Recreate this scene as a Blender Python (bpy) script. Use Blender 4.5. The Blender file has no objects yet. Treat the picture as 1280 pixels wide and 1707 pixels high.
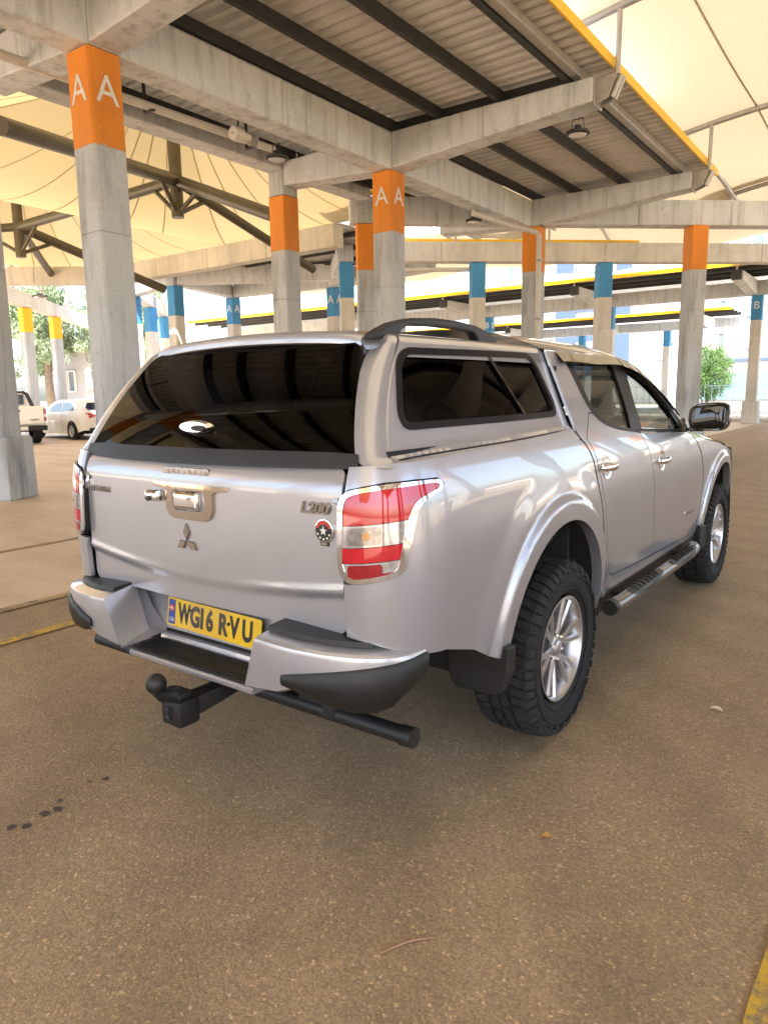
import bpy, bmesh, math, random
import numpy as np
from mathutils import Vector, Matrix
from mathutils.geometry import delaunay_2d_cdt

random.seed(7)
R = math.radians
scene = bpy.context.scene
col = scene.collection

# ------------------------------------------------------------------ camera
CAM = (2.0087, -2.8326, 1.4721)
YAW, PITCH, ROLL, FPX = 0.63173, -0.16349, -0.01530, 1199.57
cam_data = bpy.data.cameras.new("camera")
cam = bpy.data.objects.new("camera", cam_data)
col.objects.link(cam)
cam_data.sensor_fit = 'HORIZONTAL'
cam_data.sensor_width = 36.0
cam_data.lens = 36.0 * FPX / 1280.0
cam_data.clip_start = 0.05
cam_data.clip_end = 2000.0
fw = Vector((-math.sin(YAW) * math.cos(PITCH), math.cos(YAW) * math.cos(PITCH), math.sin(PITCH)))
rt = Vector((math.cos(YAW), math.sin(YAW), 0))
up = rt.cross(fw)
rt2 = rt * math.cos(ROLL) + up * math.sin(ROLL)
up2 = -rt * math.sin(ROLL) + up * math.cos(ROLL)
m = Matrix((rt2, up2, -fw)).transposed().to_4x4()
m.translation = Vector(CAM)
cam.matrix_world = m
scene.camera = cam

# ------------------------------------------------------------------ sky, sun, exposure
SUN_EL, SUN_AZ = 58.0, 142.0          # azimuth: degrees from +Y towards +X
world = bpy.data.worlds.new("World")
scene.world = world
world.use_nodes = True
wn = world.node_tree
bg = wn.nodes["Background"]
sky = wn.nodes.new("ShaderNodeTexSky")
sky.sky_type = 'NISHITA'
sky.sun_disc = False
sky.sun_elevation = R(SUN_EL)
sky.sun_rotation = R(SUN_AZ)
sky.dust_density = 3.0
wn.links.new(sky.outputs[0], bg.inputs[0])
bg.inputs[1].default_value = 0.15
sun_data = bpy.data.lights.new("sun", 'SUN')
sun_data.energy = 4.5
sun_data.angle = R(0.55)
sun_data.color = (1.0, 0.95, 0.86)
sun = bpy.data.objects.new("sun", sun_data)
col.objects.link(sun)
sd = Vector((math.sin(R(SUN_AZ)) * math.cos(R(SUN_EL)), math.cos(R(SUN_AZ)) * math.cos(R(SUN_EL)), math.sin(R(SUN_EL))))
sun.rotation_euler = sd.to_track_quat('Z', 'Y').to_euler()
scene.view_settings.view_transform = 'Standard'
scene.view_settings.look = 'None'
scene.view_settings.gamma = 1.0
scene.view_settings.exposure = 2.42
scene.view_settings.use_curve_mapping = False
scene.cycles.use_denoising = True
scene.cycles.max_bounces = 10
scene.cycles.diffuse_bounces = 5
scene.cycles.glossy_bounces = 5
scene.cycles.transmission_bounces = 6
scene.cycles.transparent_max_bounces = 16
scene.cycles.caustics_reflective = False
scene.cycles.caustics_refractive = False
scene.cycles.sample_clamp_indirect = 8.0

# ------------------------------------------------------------------ materials
class NT:
    def __init__(s, name):
        s.m = bpy.data.materials.new(name); s.m.use_nodes = True
        s.t = s.m.node_tree; s.b = s.t.nodes["Principled BSDF"]; s.out = s.t.nodes["Material Output"]
    def n(s, typ, **kw):
        nd = s.t.nodes.new(typ)
        for k, v in kw.items():
            if k.startswith('i_'):
                nd.inputs[int(k[2:])].default_value = v
            else:
                setattr(nd, k, v)
        return nd
    def l(s, a, b): s.t.links.new(a, b)
    def coord(s, scale=(1, 1, 1), kind='Object'):
        tc = s.n("ShaderNodeTexCoord"); mp = s.n("ShaderNodeMapping")
        mp.inputs['Scale'].default_value = scale
        s.l(tc.outputs[kind], mp.inputs[0]); return mp.outputs[0]
    def noise(s, vec, scale, detail=4, rough=.55):
        nd = s.n("ShaderNodeTexNoise"); nd.inputs['Scale'].default_value = scale
        nd.inputs['Detail'].default_value = detail; nd.inputs['Roughness'].default_value = rough
        s.l(vec, nd.inputs['Vector']); return nd.outputs[0]
    def ramp(s, fac, stops):
        nd = s.n("ShaderNodeValToRGB"); cr = nd.color_ramp
        while len(cr.elements) < len(stops): cr.elements.new(.5)
        for e, (p, c) in zip(cr.elements, stops):
            e.position = p; e.color = tuple(c) + (1,) if len(c) == 3 else c
        s.l(fac, nd.inputs[0]); return nd.outputs[0]
    def mix(s, fac, a, b, mode='MIX'):
        nd = s.n("ShaderNodeMix"); nd.data_type = 'RGBA'; nd.blend_type = mode
        for sock, v in ((nd.inputs[0], fac), (nd.inputs[6], a), (nd.inputs[7], b)):
            if isinstance(v, (int, float)): sock.default_value = v
            elif isinstance(v, tuple): sock.default_value = v if len(v) == 4 else v + (1,)
            else: s.l(v, sock)
        return nd.outputs[2]
    def bump(s, h, strength=.3, dist=.01):
        nd = s.n("ShaderNodeBump"); nd.inputs['Strength'].default_value = strength
        nd.inputs['Distance'].default_value = dist
        s.l(h, nd.inputs['Height']); s.l(nd.outputs[0], s.b.inputs['Normal'])
    def setp(s, **kw):
        for k, v in kw.items():
            k = k.replace('_', ' ')
            sock = s.b.inputs[k]
            if isinstance(v, (int, float)): sock.default_value = v
            elif isinstance(v, tuple): sock.default_value = v if len(v) == 4 else v + (1,)
            else: s.l(v, sock)

def simple(name, c, rough=.5, metal=0.0, coat=0.0, var=.0, vscale=8, spec=.5, bump=0, bscale=60):
    t = NT(name)
    t.setp(Roughness=rough, Metallic=metal, Coat_Weight=coat, Specular_IOR_Level=spec)
    if var:
        v = t.coord()
        f = t.noise(v, vscale, 5)
        a = tuple(x * (1 - var) for x in c); b = tuple(min(1, x * (1 + var)) for x in c)
        t.setp(Base_Color=t.ramp(f, [(.3, a), (.7, b)]))
    else:
        t.setp(Base_Color=c)
    if bump:
        t.bump(t.noise(t.coord(), bscale, 4), bump, .004)
    return t.m

def concrete(name, c, stain=.5):
    t = NT(name)
    v = t.coord()
    big = t.noise(v, 1.1, 6, .6)
    vs = t.coord((5, 5, .55)); streak = t.noise(vs, 1.0, 5, .6)
    fine = t.noise(v, 28, 5, .6)
    base = t.ramp(big, [(.28, tuple(x * .80 for x in c)), (.5, c), (.75, tuple(min(1, x * 1.12) for x in c))])
    st = t.ramp(streak, [(.50, (1, 1, 1)), (.66, (1 - stain * .35,) * 3), (.78, (1 - stain * .62,) * 3)])
    c2 = t.mix(1.0, base, st, 'MULTIPLY')
    fi = t.ramp(fine, [(.3, (.88, .88, .87)), (.65, (1, 1, 1))])
    c3 = t.mix(1.0, c2, fi, 'MULTIPLY')
    sp = t.noise(v, 9, 3, .5)
    spots = t.ramp(sp, [(.70, (1, 1, 1)), (.76, (.62, .6, .57))])
    c4 = t.mix(stain * .8, c3, t.mix(1.0, c3, spots, 'MULTIPLY'))
    t.setp(Base_Color=c4, Roughness=.86, Specular_IOR_Level=.25)
    t.bump(fine, .25, .006)
    return t.m

def glass(name, tint, rough=0.0, ior=1.5, refl=(1, 1, 1)):
    t = NT(name)
    t.t.nodes.remove(t.b)
    fr = t.n("ShaderNodeFresnel")
    ge = t.n("ShaderNodeNewGeometry"); mi = t.n("ShaderNodeMix"); mi.data_type = 'FLOAT'
    t.l(ge.outputs['Backfacing'], mi.inputs[0]); mi.inputs[2].default_value = ior; mi.inputs[3].default_value = 1 / ior; t.l(mi.outputs[0], fr.inputs[0])
    tr = t.n("ShaderNodeBsdfTransparent"); tr.inputs[0].default_value = tint + (1,)
    gl = t.n("ShaderNodeBsdfGlossy"); gl.inputs[0].default_value = refl + (1,); gl.inputs['Roughness'].default_value = rough
    mx = t.n("ShaderNodeMixShader")
    t.l(fr.outputs[0], mx.inputs[0]); t.l(tr.outputs[0], mx.inputs[1]); t.l(gl.outputs[0], mx.inputs[2])
    t.l(mx.outputs[0], t.out.inputs[0])
    return t.m

def membrane_mat(name, trans, refl):
    t = NT(name)
    t.t.nodes.remove(t.b)
    v = t.coord()
    f = t.noise(v, .35, 4)
    ct = t.mix(f, tuple(x * .90 for x in trans), tuple(min(1, x * 1.06) for x in trans))
    df = t.n("ShaderNodeBsdfDiffuse"); df.inputs[0].default_value = refl + (1,)
    tl = t.n("ShaderNodeBsdfTranslucent"); t.l(ct, tl.inputs[0])
    ad = t.n("ShaderNodeAddShader")
    t.l(df.outputs[0], ad.inputs[0]); t.l(tl.outputs[0], ad.inputs[1]); t.l(ad.outputs[0], t.out.inputs[0])
    return t.m

def asphalt():
    t = NT("asphalt")
    v = t.coord()
    big = t.noise(v, .45, 5, .6)
    mid = t.noise(v, 5.0, 6, .65)
    base = t.ramp(big, [(.3, (.305, .222, .130)), (.5, (.338, .247, .146)), (.72, (.372, .273, .163))])
    md = t.ramp(mid, [(.30, (.88, .88, .88)), (.70, (1.08, 1.08, 1.08))])
    c1 = t.mix(1.0, base, md, 'MULTIPLY')
    vo = t.n("ShaderNodeTexVoronoi"); vo.inputs['Scale'].default_value = 135
    wob = t.n("ShaderNodeVectorMath"); wob.operation = 'ADD'
    nz = t.n("ShaderNodeTexNoise"); nz.inputs['Scale'].default_value = 60
    sc = t.n("ShaderNodeVectorMath"); sc.operation = 'SCALE'; sc.inputs['Scale'].default_value = .012
    t.l(v, nz.inputs['Vector']); t.l(nz.outputs['Color'], sc.inputs[0]); t.l(v, wob.inputs[0]); t.l(sc.outputs[0], wob.inputs[1])
    t.l(wob.outputs[0], vo.inputs['Vector'])
    sep = t.n("ShaderNodeSeparateColor"); t.l(vo.outputs['Color'], sep.inputs[0])
    stone = t.ramp(sep.outputs[0], [(0, (.72, .72, .73)), (.5, (.97, .97, .97)), (.88, (1.10, 1.09, 1.07)), (.965, (1.30, 1.27, 1.22)), (.99, (1.8, 1.75, 1.65))])
    c2 = t.mix(1.0, c1, stone, 'MULTIPLY')
    edge = t.ramp(vo.outputs['Distance'], [(.25, (1, 1, 1)), (.75, (.80, .79, .78))])
    c3 = t.mix(.8, c2, t.mix(1.0, c2, edge, 'MULTIPLY'))
    patch_n = t.noise(v, 1.6, 3, .5)
    stain = t.ramp(patch_n, [(.64, (1, 1, 1)), (.74, (.80, .79, .78))])
    c4 = t.mix(1.0, c3, stain, 'MULTIPLY')
    sw = t.noise(t.coord((1.5, .10, 1)), 1.0, 4, .6)
    c5 = t.mix(1.0, c4, t.ramp(sw, [(.36, (.86, .85, .84)), (.52, (1, 1, 1)), (.70, (1.06, 1.06, 1.06))]), 'MULTIPLY')
    wv = t.n("ShaderNodeTexWave"); wv.wave_type = 'RINGS'; wv.rings_direction = 'Z'
    wv.inputs['Scale'].default_value = .55; wv.inputs['Distortion'].default_value = 3.5; wv.inputs['Detail'].default_value = 3; wv.inputs['Detail Scale'].default_value = .6
    mpw = t.n("ShaderNodeMapping"); mpw.inputs['Location'].default_value = (3.2, 4.5, 0)
    t.l(v, mpw.inputs[0]); t.l(mpw.outputs[0], wv.inputs['Vector'])
    c5 = t.mix(1.0, c5, t.ramp(wv.outputs['Fac'], [(.2, (.93, .93, .93)), (.8, (1.04, 1.04, 1.04))]), 'MULTIPLY')
    cr = t.noise(v, 14, 5, .7)
    c6 = t.mix(1.0, c5, t.ramp(cr, [(.66, (1, 1, 1)), (.74, (.72, .70, .68))]), 'MULTIPLY')
    t.setp(Base_Color=c6, Roughness=.66, Specular_IOR_Level=.45)
    hm = t.n("ShaderNodeMath"); hm.operation = 'MULTIPLY_ADD'
    t.l(vo.outputs['Distance'], hm.inputs[0]); hm.inputs[1].default_value = -1.0
    fine = t.noise(v, 240, 3)
    t.l(fine, hm.inputs[2])
    t.bump(hm.outputs[0], .35, .005)
    return t.m

def paint(name, c, metal, rough):
    t = NT(name)
    v = t.coord()
    fl = t.noise(v, 900, 2)
    f2 = t.noise(v, 2.5, 4)
    cc = t.mix(1.0, t.ramp(fl, [(.35, tuple(x * .93 for x in c)), (.65, tuple(x * 1.06 for x in c))]), t.ramp(f2, [(.3, (.95, .95, .95)), (.7, (1.02, 1.02, 1.02))]), 'MULTIPLY')
    t.setp(Base_Color=cc, Metallic=metal, Roughness=rough, Coat_Weight=1.0, Coat_Roughness=.015, Coat_IOR=1.55)
    return t.m

def worn_paint(name, c, under):
    t = NT(name)
    v = t.coord()
    a = t.noise(v, 7, 6, .7); b = t.noise(v, 60, 4, .7)
    ad = t.n("ShaderNodeMath"); ad.operation = 'MULTIPLY_ADD'; t.l(b, ad.inputs[0]); ad.inputs[1].default_value = .6; t.l(a, ad.inputs[2])
    f = t.ramp(ad.outputs[0], [(.74, (0, 0, 0)), (.90, (1, 1, 1))])
    t.setp(Base_Color=t.mix(f, c, under), Roughness=.8)
    t.bump(t.noise(v, 120, 3), .4, .004)
    return t.m

def band_paint(name, c):
    t = NT(name)
    v = t.coord()
    tone = t.noise(t.coord((3, 3, .8)), 1.2, 5, .6)
    base = t.ramp(tone, [(.3, tuple(x * .80 for x in c)), (.55, c), (.75, tuple(min(1, x * 1.10) for x in c))])
    chips = t.ramp(t.noise(v, 11, 6, .72), [(.655, (0, 0, 0)), (.675, (1, 1, 1))])
    t.setp(Base_Color=t.mix(chips, base, (.50, .48, .45)), Roughness=.65)
    t.bump(t.noise(v, 30, 4), .2, .004)
    return t.m
M = {}
M['asphalt'] = asphalt()
M['concrete'] = concrete("concrete", (.50, .53, .56), 1.0)
M['concrete_beam'] = concrete("concrete_beam", (.66, .69, .72), .85)
M['concrete_warm'] = concrete("concrete_warm", (.62, .60, .56), .45)
M['orange'] = band_paint("orange_band_paint", (.76, .255, .020))
M['blue'] = band_paint("blue_band_paint", (.05, .27, .55))
M['yellow_band'] = simple("yellow_band_paint", (.80, .50, .015), .6, var=.08, vscale=3)
M['letter'] = simple("white_letter_paint", (.72, .71, .68), .7, var=.1)
M['yellow'] = simple("yellow_fascia_paint", (.85, .50, .006), .45, var=.05)
M['line_yellow'] = worn_paint("yellow_line_paint", (.52, .33, .035), (.19, .15, .105))
M['line_pale'] = worn_paint("pale_line_paint", (.42, .31, .14), (.19, .15, .105))
M['steel_dark'] = simple("dark_purlin_steel", (.030, .029, .028), .55, .2, var=.25, vscale=4)
M['steel_pipe'] = simple("grey_pipe_steel", (.085, .075, .050), .42, .3, var=.15, vscale=4)
M['steel_light'] = simple("light_steel", (.42, .40, .37), .45, .4, var=.12)
M['sheet'] = simple("roof_sheet_metal", (.68, .67, .65), .5, .1, var=.10, vscale=2)
M['pvc'] = simple("white_pvc", (.62, .60, .56), .45, var=.08)
M['membrane'] = membrane_mat("membrane_fabric", (.086, .069, .044), (.50, .46, .38))
M['membrane_b'] = membrane_mat("membrane_fabric_cream", (.098, .071, .033), (.46, .41, .31))
M['seam'] = simple("membrane_seam", (.46, .40, .27), .7)
M['paint'] = paint("silver_paint", (.448, .452, .492), .55, .29)
M['chrome'] = simple("chrome", (.80, .79, .78), .06, 1.0)
M['chrome_tan_reflect'] = simple("tan_reflect_chrome", (.50, .44, .36), .10, 1.0)  # tan reflection of the surroundings put into the metal's colour
M['badge'] = simple("badge_chrome", (.42, .40, .37), .12, 1.0)
M['alloy'] = simple("alloy", (.56, .56, .57), .33, .9)
M['step_steel'] = simple("step_steel", (.27, .265, .26), .30, .9)
M['alloy_dark'] = simple("alloy_dark", (.20, .20, .21), .4, .9)
M['black_plastic'] = simple("black_plastic", (.010, .010, .0105), .48, var=.2, vscale=20, bump=.2, bscale=400)
M['black_gloss'] = simple("black_gloss", (.008, .008, .008), .12, coat=.6)
M['black_satin'] = simple("black_satin", (.012, .012, .013), .30, spec=.18)
M['rubber'] = simple("tyre_rubber", (.012, .012, .0125), .72, var=.25, vscale=30, spec=.35)
M['rubber_tread'] = simple("tyre_tread_rubber", (.026, .0255, .025), .85, var=.3, vscale=25, spec=.3, bump=.3, bscale=90)
M['dark'] = simple("dark_underbody", (.012, .012, .012), .8)
M['glass_tint'] = glass("tinted_glass", (.035, .037, .040), ior=1.27)
M['glass_cab'] = glass("cab_glass", (.42, .46, .44), ior=1.38)
M['glass_rear'] = glass("rear_door_glass", (.13, .145, .14), ior=1.40)
M['glass_screen'] = glass("windscreen_glass", (.78, .82, .80), ior=1.45)
M['lens_red'] = simple("red_lens", (.52, .003, .012), .06, coat=1.0, var=.12, vscale=25)
M['lens_deep'] = simple("deep_red_lens", (.30, .004, .010), .10, coat=1.0, var=.25, vscale=60)
M['lens_clear'] = simple("clear_lens", (.55, .53, .53), .10, .6, coat=1.0, var=.25, vscale=70)
M['lens_grey'] = simple("grey_reflector", (.28, .27, .27), .2, .8, coat=1.0, var=.4, vscale=60)
M['bulb_amber'] = simple("amber_bulb", (.55, .25, .08), .2, coat=1.0)
M['plate'] = simple("plate_yellow", (.80, .50, .012), .30, coat=.6, var=.06)
M['plate_blue'] = simple("plate_blue", (.02, .05, .30), .35, coat=.5)
M['plate_black'] = simple("plate_black", (.012, .012, .012), .4, coat=.4)
M['red'] = simple("red_enamel", (.5, .03, .03), .3, coat=.5)
M['white'] = simple("white_enamel", (.75, .74, .72), .4)
M['seat'] = simple("seat_fabric", (.035, .033, .032), .9, var=.2)
M['seat_grey'] = simple("seat_trim_grey", (.16, .155, .15), .9, var=.2)
M['white_car'] = paint("white_car_paint", (.88, .88, .86), .0, .35)
M['mirror'] = simple("mirror_glass", (.05, .052, .055), .02, 1.0)

# ------------------------------------------------------------------ helpers
def link(o, parent=None):
    col.objects.link(o)
    if parent is not None: o.parent = parent
    return o
def mesh_obj(name, me, mat_, parent=None, loc=None, rot=None):
    if mat_ is not None and not me.materials:
        me.materials.append(M[mat_] if isinstance(mat_, str) else mat_)
    o = bpy.data.objects.new(name, me)
    if loc is not None: o.location = loc
    if rot is not None: o.rotation_euler = rot
    return link(o, parent)
def empty(name, loc=(0, 0, 0), rz=0, parent=None):
    o = bpy.data.objects.new(name, None); o.location = loc; o.rotation_euler = (0, 0, rz); o.empty_display_size = .2
    return link(o, parent)
def tag(o, label=None, cat=None, group=None, kind=None):
    if label: o['label'] = label
    if cat: o['category'] = cat
    if group: o['group'] = group
    if kind: o['kind'] = kind
    return o
def bm_me(bm, name, smooth=None):
    bmesh.ops.recalc_face_normals(bm, faces=bm.faces)
    me = bpy.data.meshes.new(name); bm.to_mesh(me); bm.free()
    if smooth is not None:
        me.polygons.foreach_set('use_smooth', [True] * len(me.polygons))
        if smooth < 179: me.set_sharp_from_angle(angle=R(smooth))
    return me
def pd(name, verts, faces, smooth=None):
    me = bpy.data.meshes.new(name); me.from_pydata([tuple(v) for v in verts], [], faces); me.update()
    if smooth is not None:
        me.polygons.foreach_set('use_smooth', [True] * len(me.polygons))
        if smooth < 179: me.set_sharp_from_angle(angle=R(smooth))
    return me
class MB:
    """collects shapes into one mesh"""
    def __init__(s): s.v = []; s.f = []
    def add(s, vs, fs):
        k = len(s.v); s.v += [tuple(v) for v in vs]; s.f += [tuple(i + k for i in f) for f in fs]; return s
    def box(s, a, b):
        (x0, y0, z0), (x1, y1, z1) = a, b
        return s.add([(x0, y0, z0), (x1, y0, z0), (x1, y1, z0), (x0, y1, z0), (x0, y0, z1), (x1, y0, z1), (x1, y1, z1), (x0, y1, z1)],
                     [(3, 2, 1, 0), (4, 5, 6, 7), (0, 1, 5, 4), (1, 2, 6, 5), (2, 3, 7, 6), (3, 0, 4, 7)])
    def tube(s, pts, r, n=12, caps=True):
        pts = [Vector(p_) for p_ in pts]; k = len(pts)
        rs = r if isinstance(r, (list, tuple)) else [r] * k
        vs = []; fs = []
        prev = None
        for i, p_ in enumerate(pts):
            d = (pts[min(i + 1, k - 1)] - pts[max(i - 1, 0)]).normalized()
            if prev is None:
                a = d.orthogonal().normalized()
            else:
                a = (prev - d * prev.dot(d)).normalized()
            prev = a; b = d.cross(a)
            for j in range(n):
                t = 2 * math.pi * j / n
                vs.append(p_ + (a * math.cos(t) + b * math.sin(t)) * rs[i])
        for i in range(k - 1):
            for j in range(n):
                fs.append((i * n + j, i * n + (j + 1) % n, (i + 1) * n + (j + 1) % n, (i + 1) * n + j))
        if caps:
            fs.append(tuple(range(n - 1, -1, -1))); fs.append(tuple((k - 1) * n + j for j in range(n)))
        return s.add(vs, fs)
    def lathe(s, prof, n=32, axis='x', c=(0, 0, 0), closed=False):
        """prof: list of (a, r): a along the axis"""
        vs = []; fs = []; k = len(prof)
        for a, r in prof:
            for j in range(n):
                t = 2 * math.pi * j / n; u, w = r * math.cos(t), r * math.sin(t)
                vs.append({'x': (c[0] + a, c[1] + u, c[2] + w), 'z': (c[0] + u, c[1] + w, c[2] + a), 'y': (c[0] + u, c[1] + a, c[2] + w)}[axis])
        for i in range(k if closed else k - 1):
            i2 = (i + 1) % k
            for j in range(n):
                fs.append((i * n + j, i2 * n + j, i2 * n + (j + 1) % n, i * n + (j + 1) % n))
        return s.add(vs, fs)
    def prism(s, poly, d, to3):
        """poly 2D outline, depth d, to3(u,v,w) -> 3D"""
        k = len(poly)
        vs = [to3(u, v, 0) for u, v in poly] + [to3(u, v, d) for u, v in poly]
        fs = [tuple(range(k - 1, -1, -1)), tuple(range(k, 2 * k))]
        for i in range(k): fs.append((i, (i + 1) % k, k + (i + 1) % k, k + i))
        return s.add(vs, fs)
    def loft(s, rings, closed=True, caps=True):
        n = len(rings[0]); vs = [v for r in rings for v in r]; fs = []
        for i in range(len(rings) - 1):
            for j in range(n if closed else n - 1):
                fs.append((i * n + j, i * n + (j + 1) % n, (i + 1) * n + (j + 1) % n, (i + 1) * n + j))
        if caps and closed:
            fs.append(tuple(range(n - 1, -1, -1))); fs.append(tuple((len(rings) - 1) * n + j for j in range(n)))
        return s.add(vs, fs)
    def me(s, name, smooth=None, bevel=0, seg=2, fix=True):
        if not bevel and not fix: return pd(name, s.v, s.f, smooth)
        bm = bmesh.new()
        vs = [bm.verts.new(v) for v in s.v]
        for f in s.f:
            try: bm.faces.new([vs[i] for i in f])
            except ValueError: pass
        bm.normal_update()
        if bevel:
            es = [e for e in bm.edges if len(e.link_faces) == 2 and e.calc_face_angle(0) > R(25)]
            bmesh.ops.bevel(bm, geom=es, offset=bevel, segments=seg, affect='EDGES', profile=.6, clamp_overlap=True)
        return bm_me(bm, name, smooth)
    def obj(s, name, mat_, parent=None, smooth=None, bevel=0, seg=2, loc=None, rot=None):
        return mesh_obj(name, s.me(name, smooth, bevel, seg), mat_, parent, loc, rot)

_txt = {}
def text_me(body, size, depth, shear=0.0, sx=1.0, bold=0.0):
    key = (body, size, depth, shear, sx, bold)
    if key in _txt: return _txt[key]
    cu = bpy.data.curves.new("text", 'FONT'); cu.body = body; cu.size = size; cu.extrude = depth; cu.shear = shear
    cu.offset = bold; cu.align_x = 'CENTER'; cu.align_y = 'CENTER'; cu.resolution_u = 4
    o = bpy.data.objects.new("text", cu); col.objects.link(o)
    bpy.context.view_layer.update()
    me = bpy.data.meshes.new_from_object(o.evaluated_get(bpy.context.evaluated_depsgraph_get()))
    bpy.data.objects.remove(o); bpy.data.curves.remove(cu)
    if sx != 1.0:
        me.transform(Matrix.Diagonal((sx, 1, 1, 1)))
    me.materials.clear()
    _txt[key] = me
    return me
def text_obj(name, body, size, depth, mat_, parent, loc, rot, shear=0.0, sx=1.0, bold=0.0):
    me = text_me(body, size, depth, shear, sx, bold).copy()
    return mesh_obj(name, me, mat_, parent, loc, rot)

def arc(cx, cy, r, a0, a1, n):
    return [(cx + r * math.cos(R(a0 + (a1 - a0) * i / n)), cy + r * math.sin(R(a0 + (a1 - a0) * i / n))) for i in range(n + 1)]
def rrect(x0, y0, x1, y1, r, n=5):
    return arc(x1 - r, y1 - r, r, 0, 90, n) + arc(x0 + r, y1 - r, r, 90, 180, n) + arc(x0 + r, y0 + r, r, 180, 270, n) + arc(x1 - r, y0 + r, r, 270, 360, n)
def smooth_poly(pts, it=2, closed=True):
    """Chaikin corner cutting"""
    for _ in range(it):
        out = []
        n = len(pts)
        rng = range(n) if closed else range(n - 1)
        if not closed: out.append(pts[0])
        for i in rng:
            a, b = pts[i], pts[(i + 1) % n]
            out.append((a[0] * .75 + b[0] * .25, a[1] * .75 + b[1] * .25)); out.append((a[0] * .25 + b[0] * .75, a[1] * .25 + b[1] * .75))
        if not closed: out.append(pts[-1])
        pts = out
    return pts
def resample(poly, d):
    out = []
    n = len(poly)
    for i in range(n):
        a, b = poly[i], poly[(i + 1) % n]
        L = math.hypot(b[0] - a[0], b[1] - a[1])
        if L < 1e-5: continue
        k = max(1, int(round(L / d)))
        for j in range(k): out.append((a[0] + (b[0] - a[0]) * j / k, a[1] + (b[1] - a[1]) * j / k))
    return out
def area(poly): return .5 * sum(poly[i][0] * poly[(i + 1) % len(poly)][1] - poly[(i + 1) % len(poly)][0] * poly[i][1] for i in range(len(poly)))
def offset_poly(poly, d):
    """shrink (d>0) a closed outline"""
    if area(poly) < 0: poly = poly[::-1]
    n = len(poly); out = []
    for i in range(n):
        a, b, c = poly[i - 1], poly[i], poly[(i + 1) % n]
        n1 = (-(b[1] - a[1]), b[0] - a[0]); n2 = (-(c[1] - b[1]), c[0] - b[0])
        l1 = math.hypot(*n1) or 1; l2 = math.hypot(*n2) or 1
        nx, ny = n1[0] / l1 + n2[0] / l2, n1[1] / l1 + n2[1] / l2
        L = math.hypot(nx, ny) or 1
        k = d / max(.35, L / 2) / L
        out.append((b[0] + nx * k, b[1] + ny * k))
    return out
def inside(polys, x, y):
    c = False
    for poly in polys:
        j = len(poly) - 1
        for i in range(len(poly)):
            xi, yi = poly[i]; xj, yj = poly[j]
            if (yi > y) != (yj > y) and x < (xj - xi) * (y - yi) / (yj - yi) + xi: c = not c
            j = i
    return c
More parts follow.
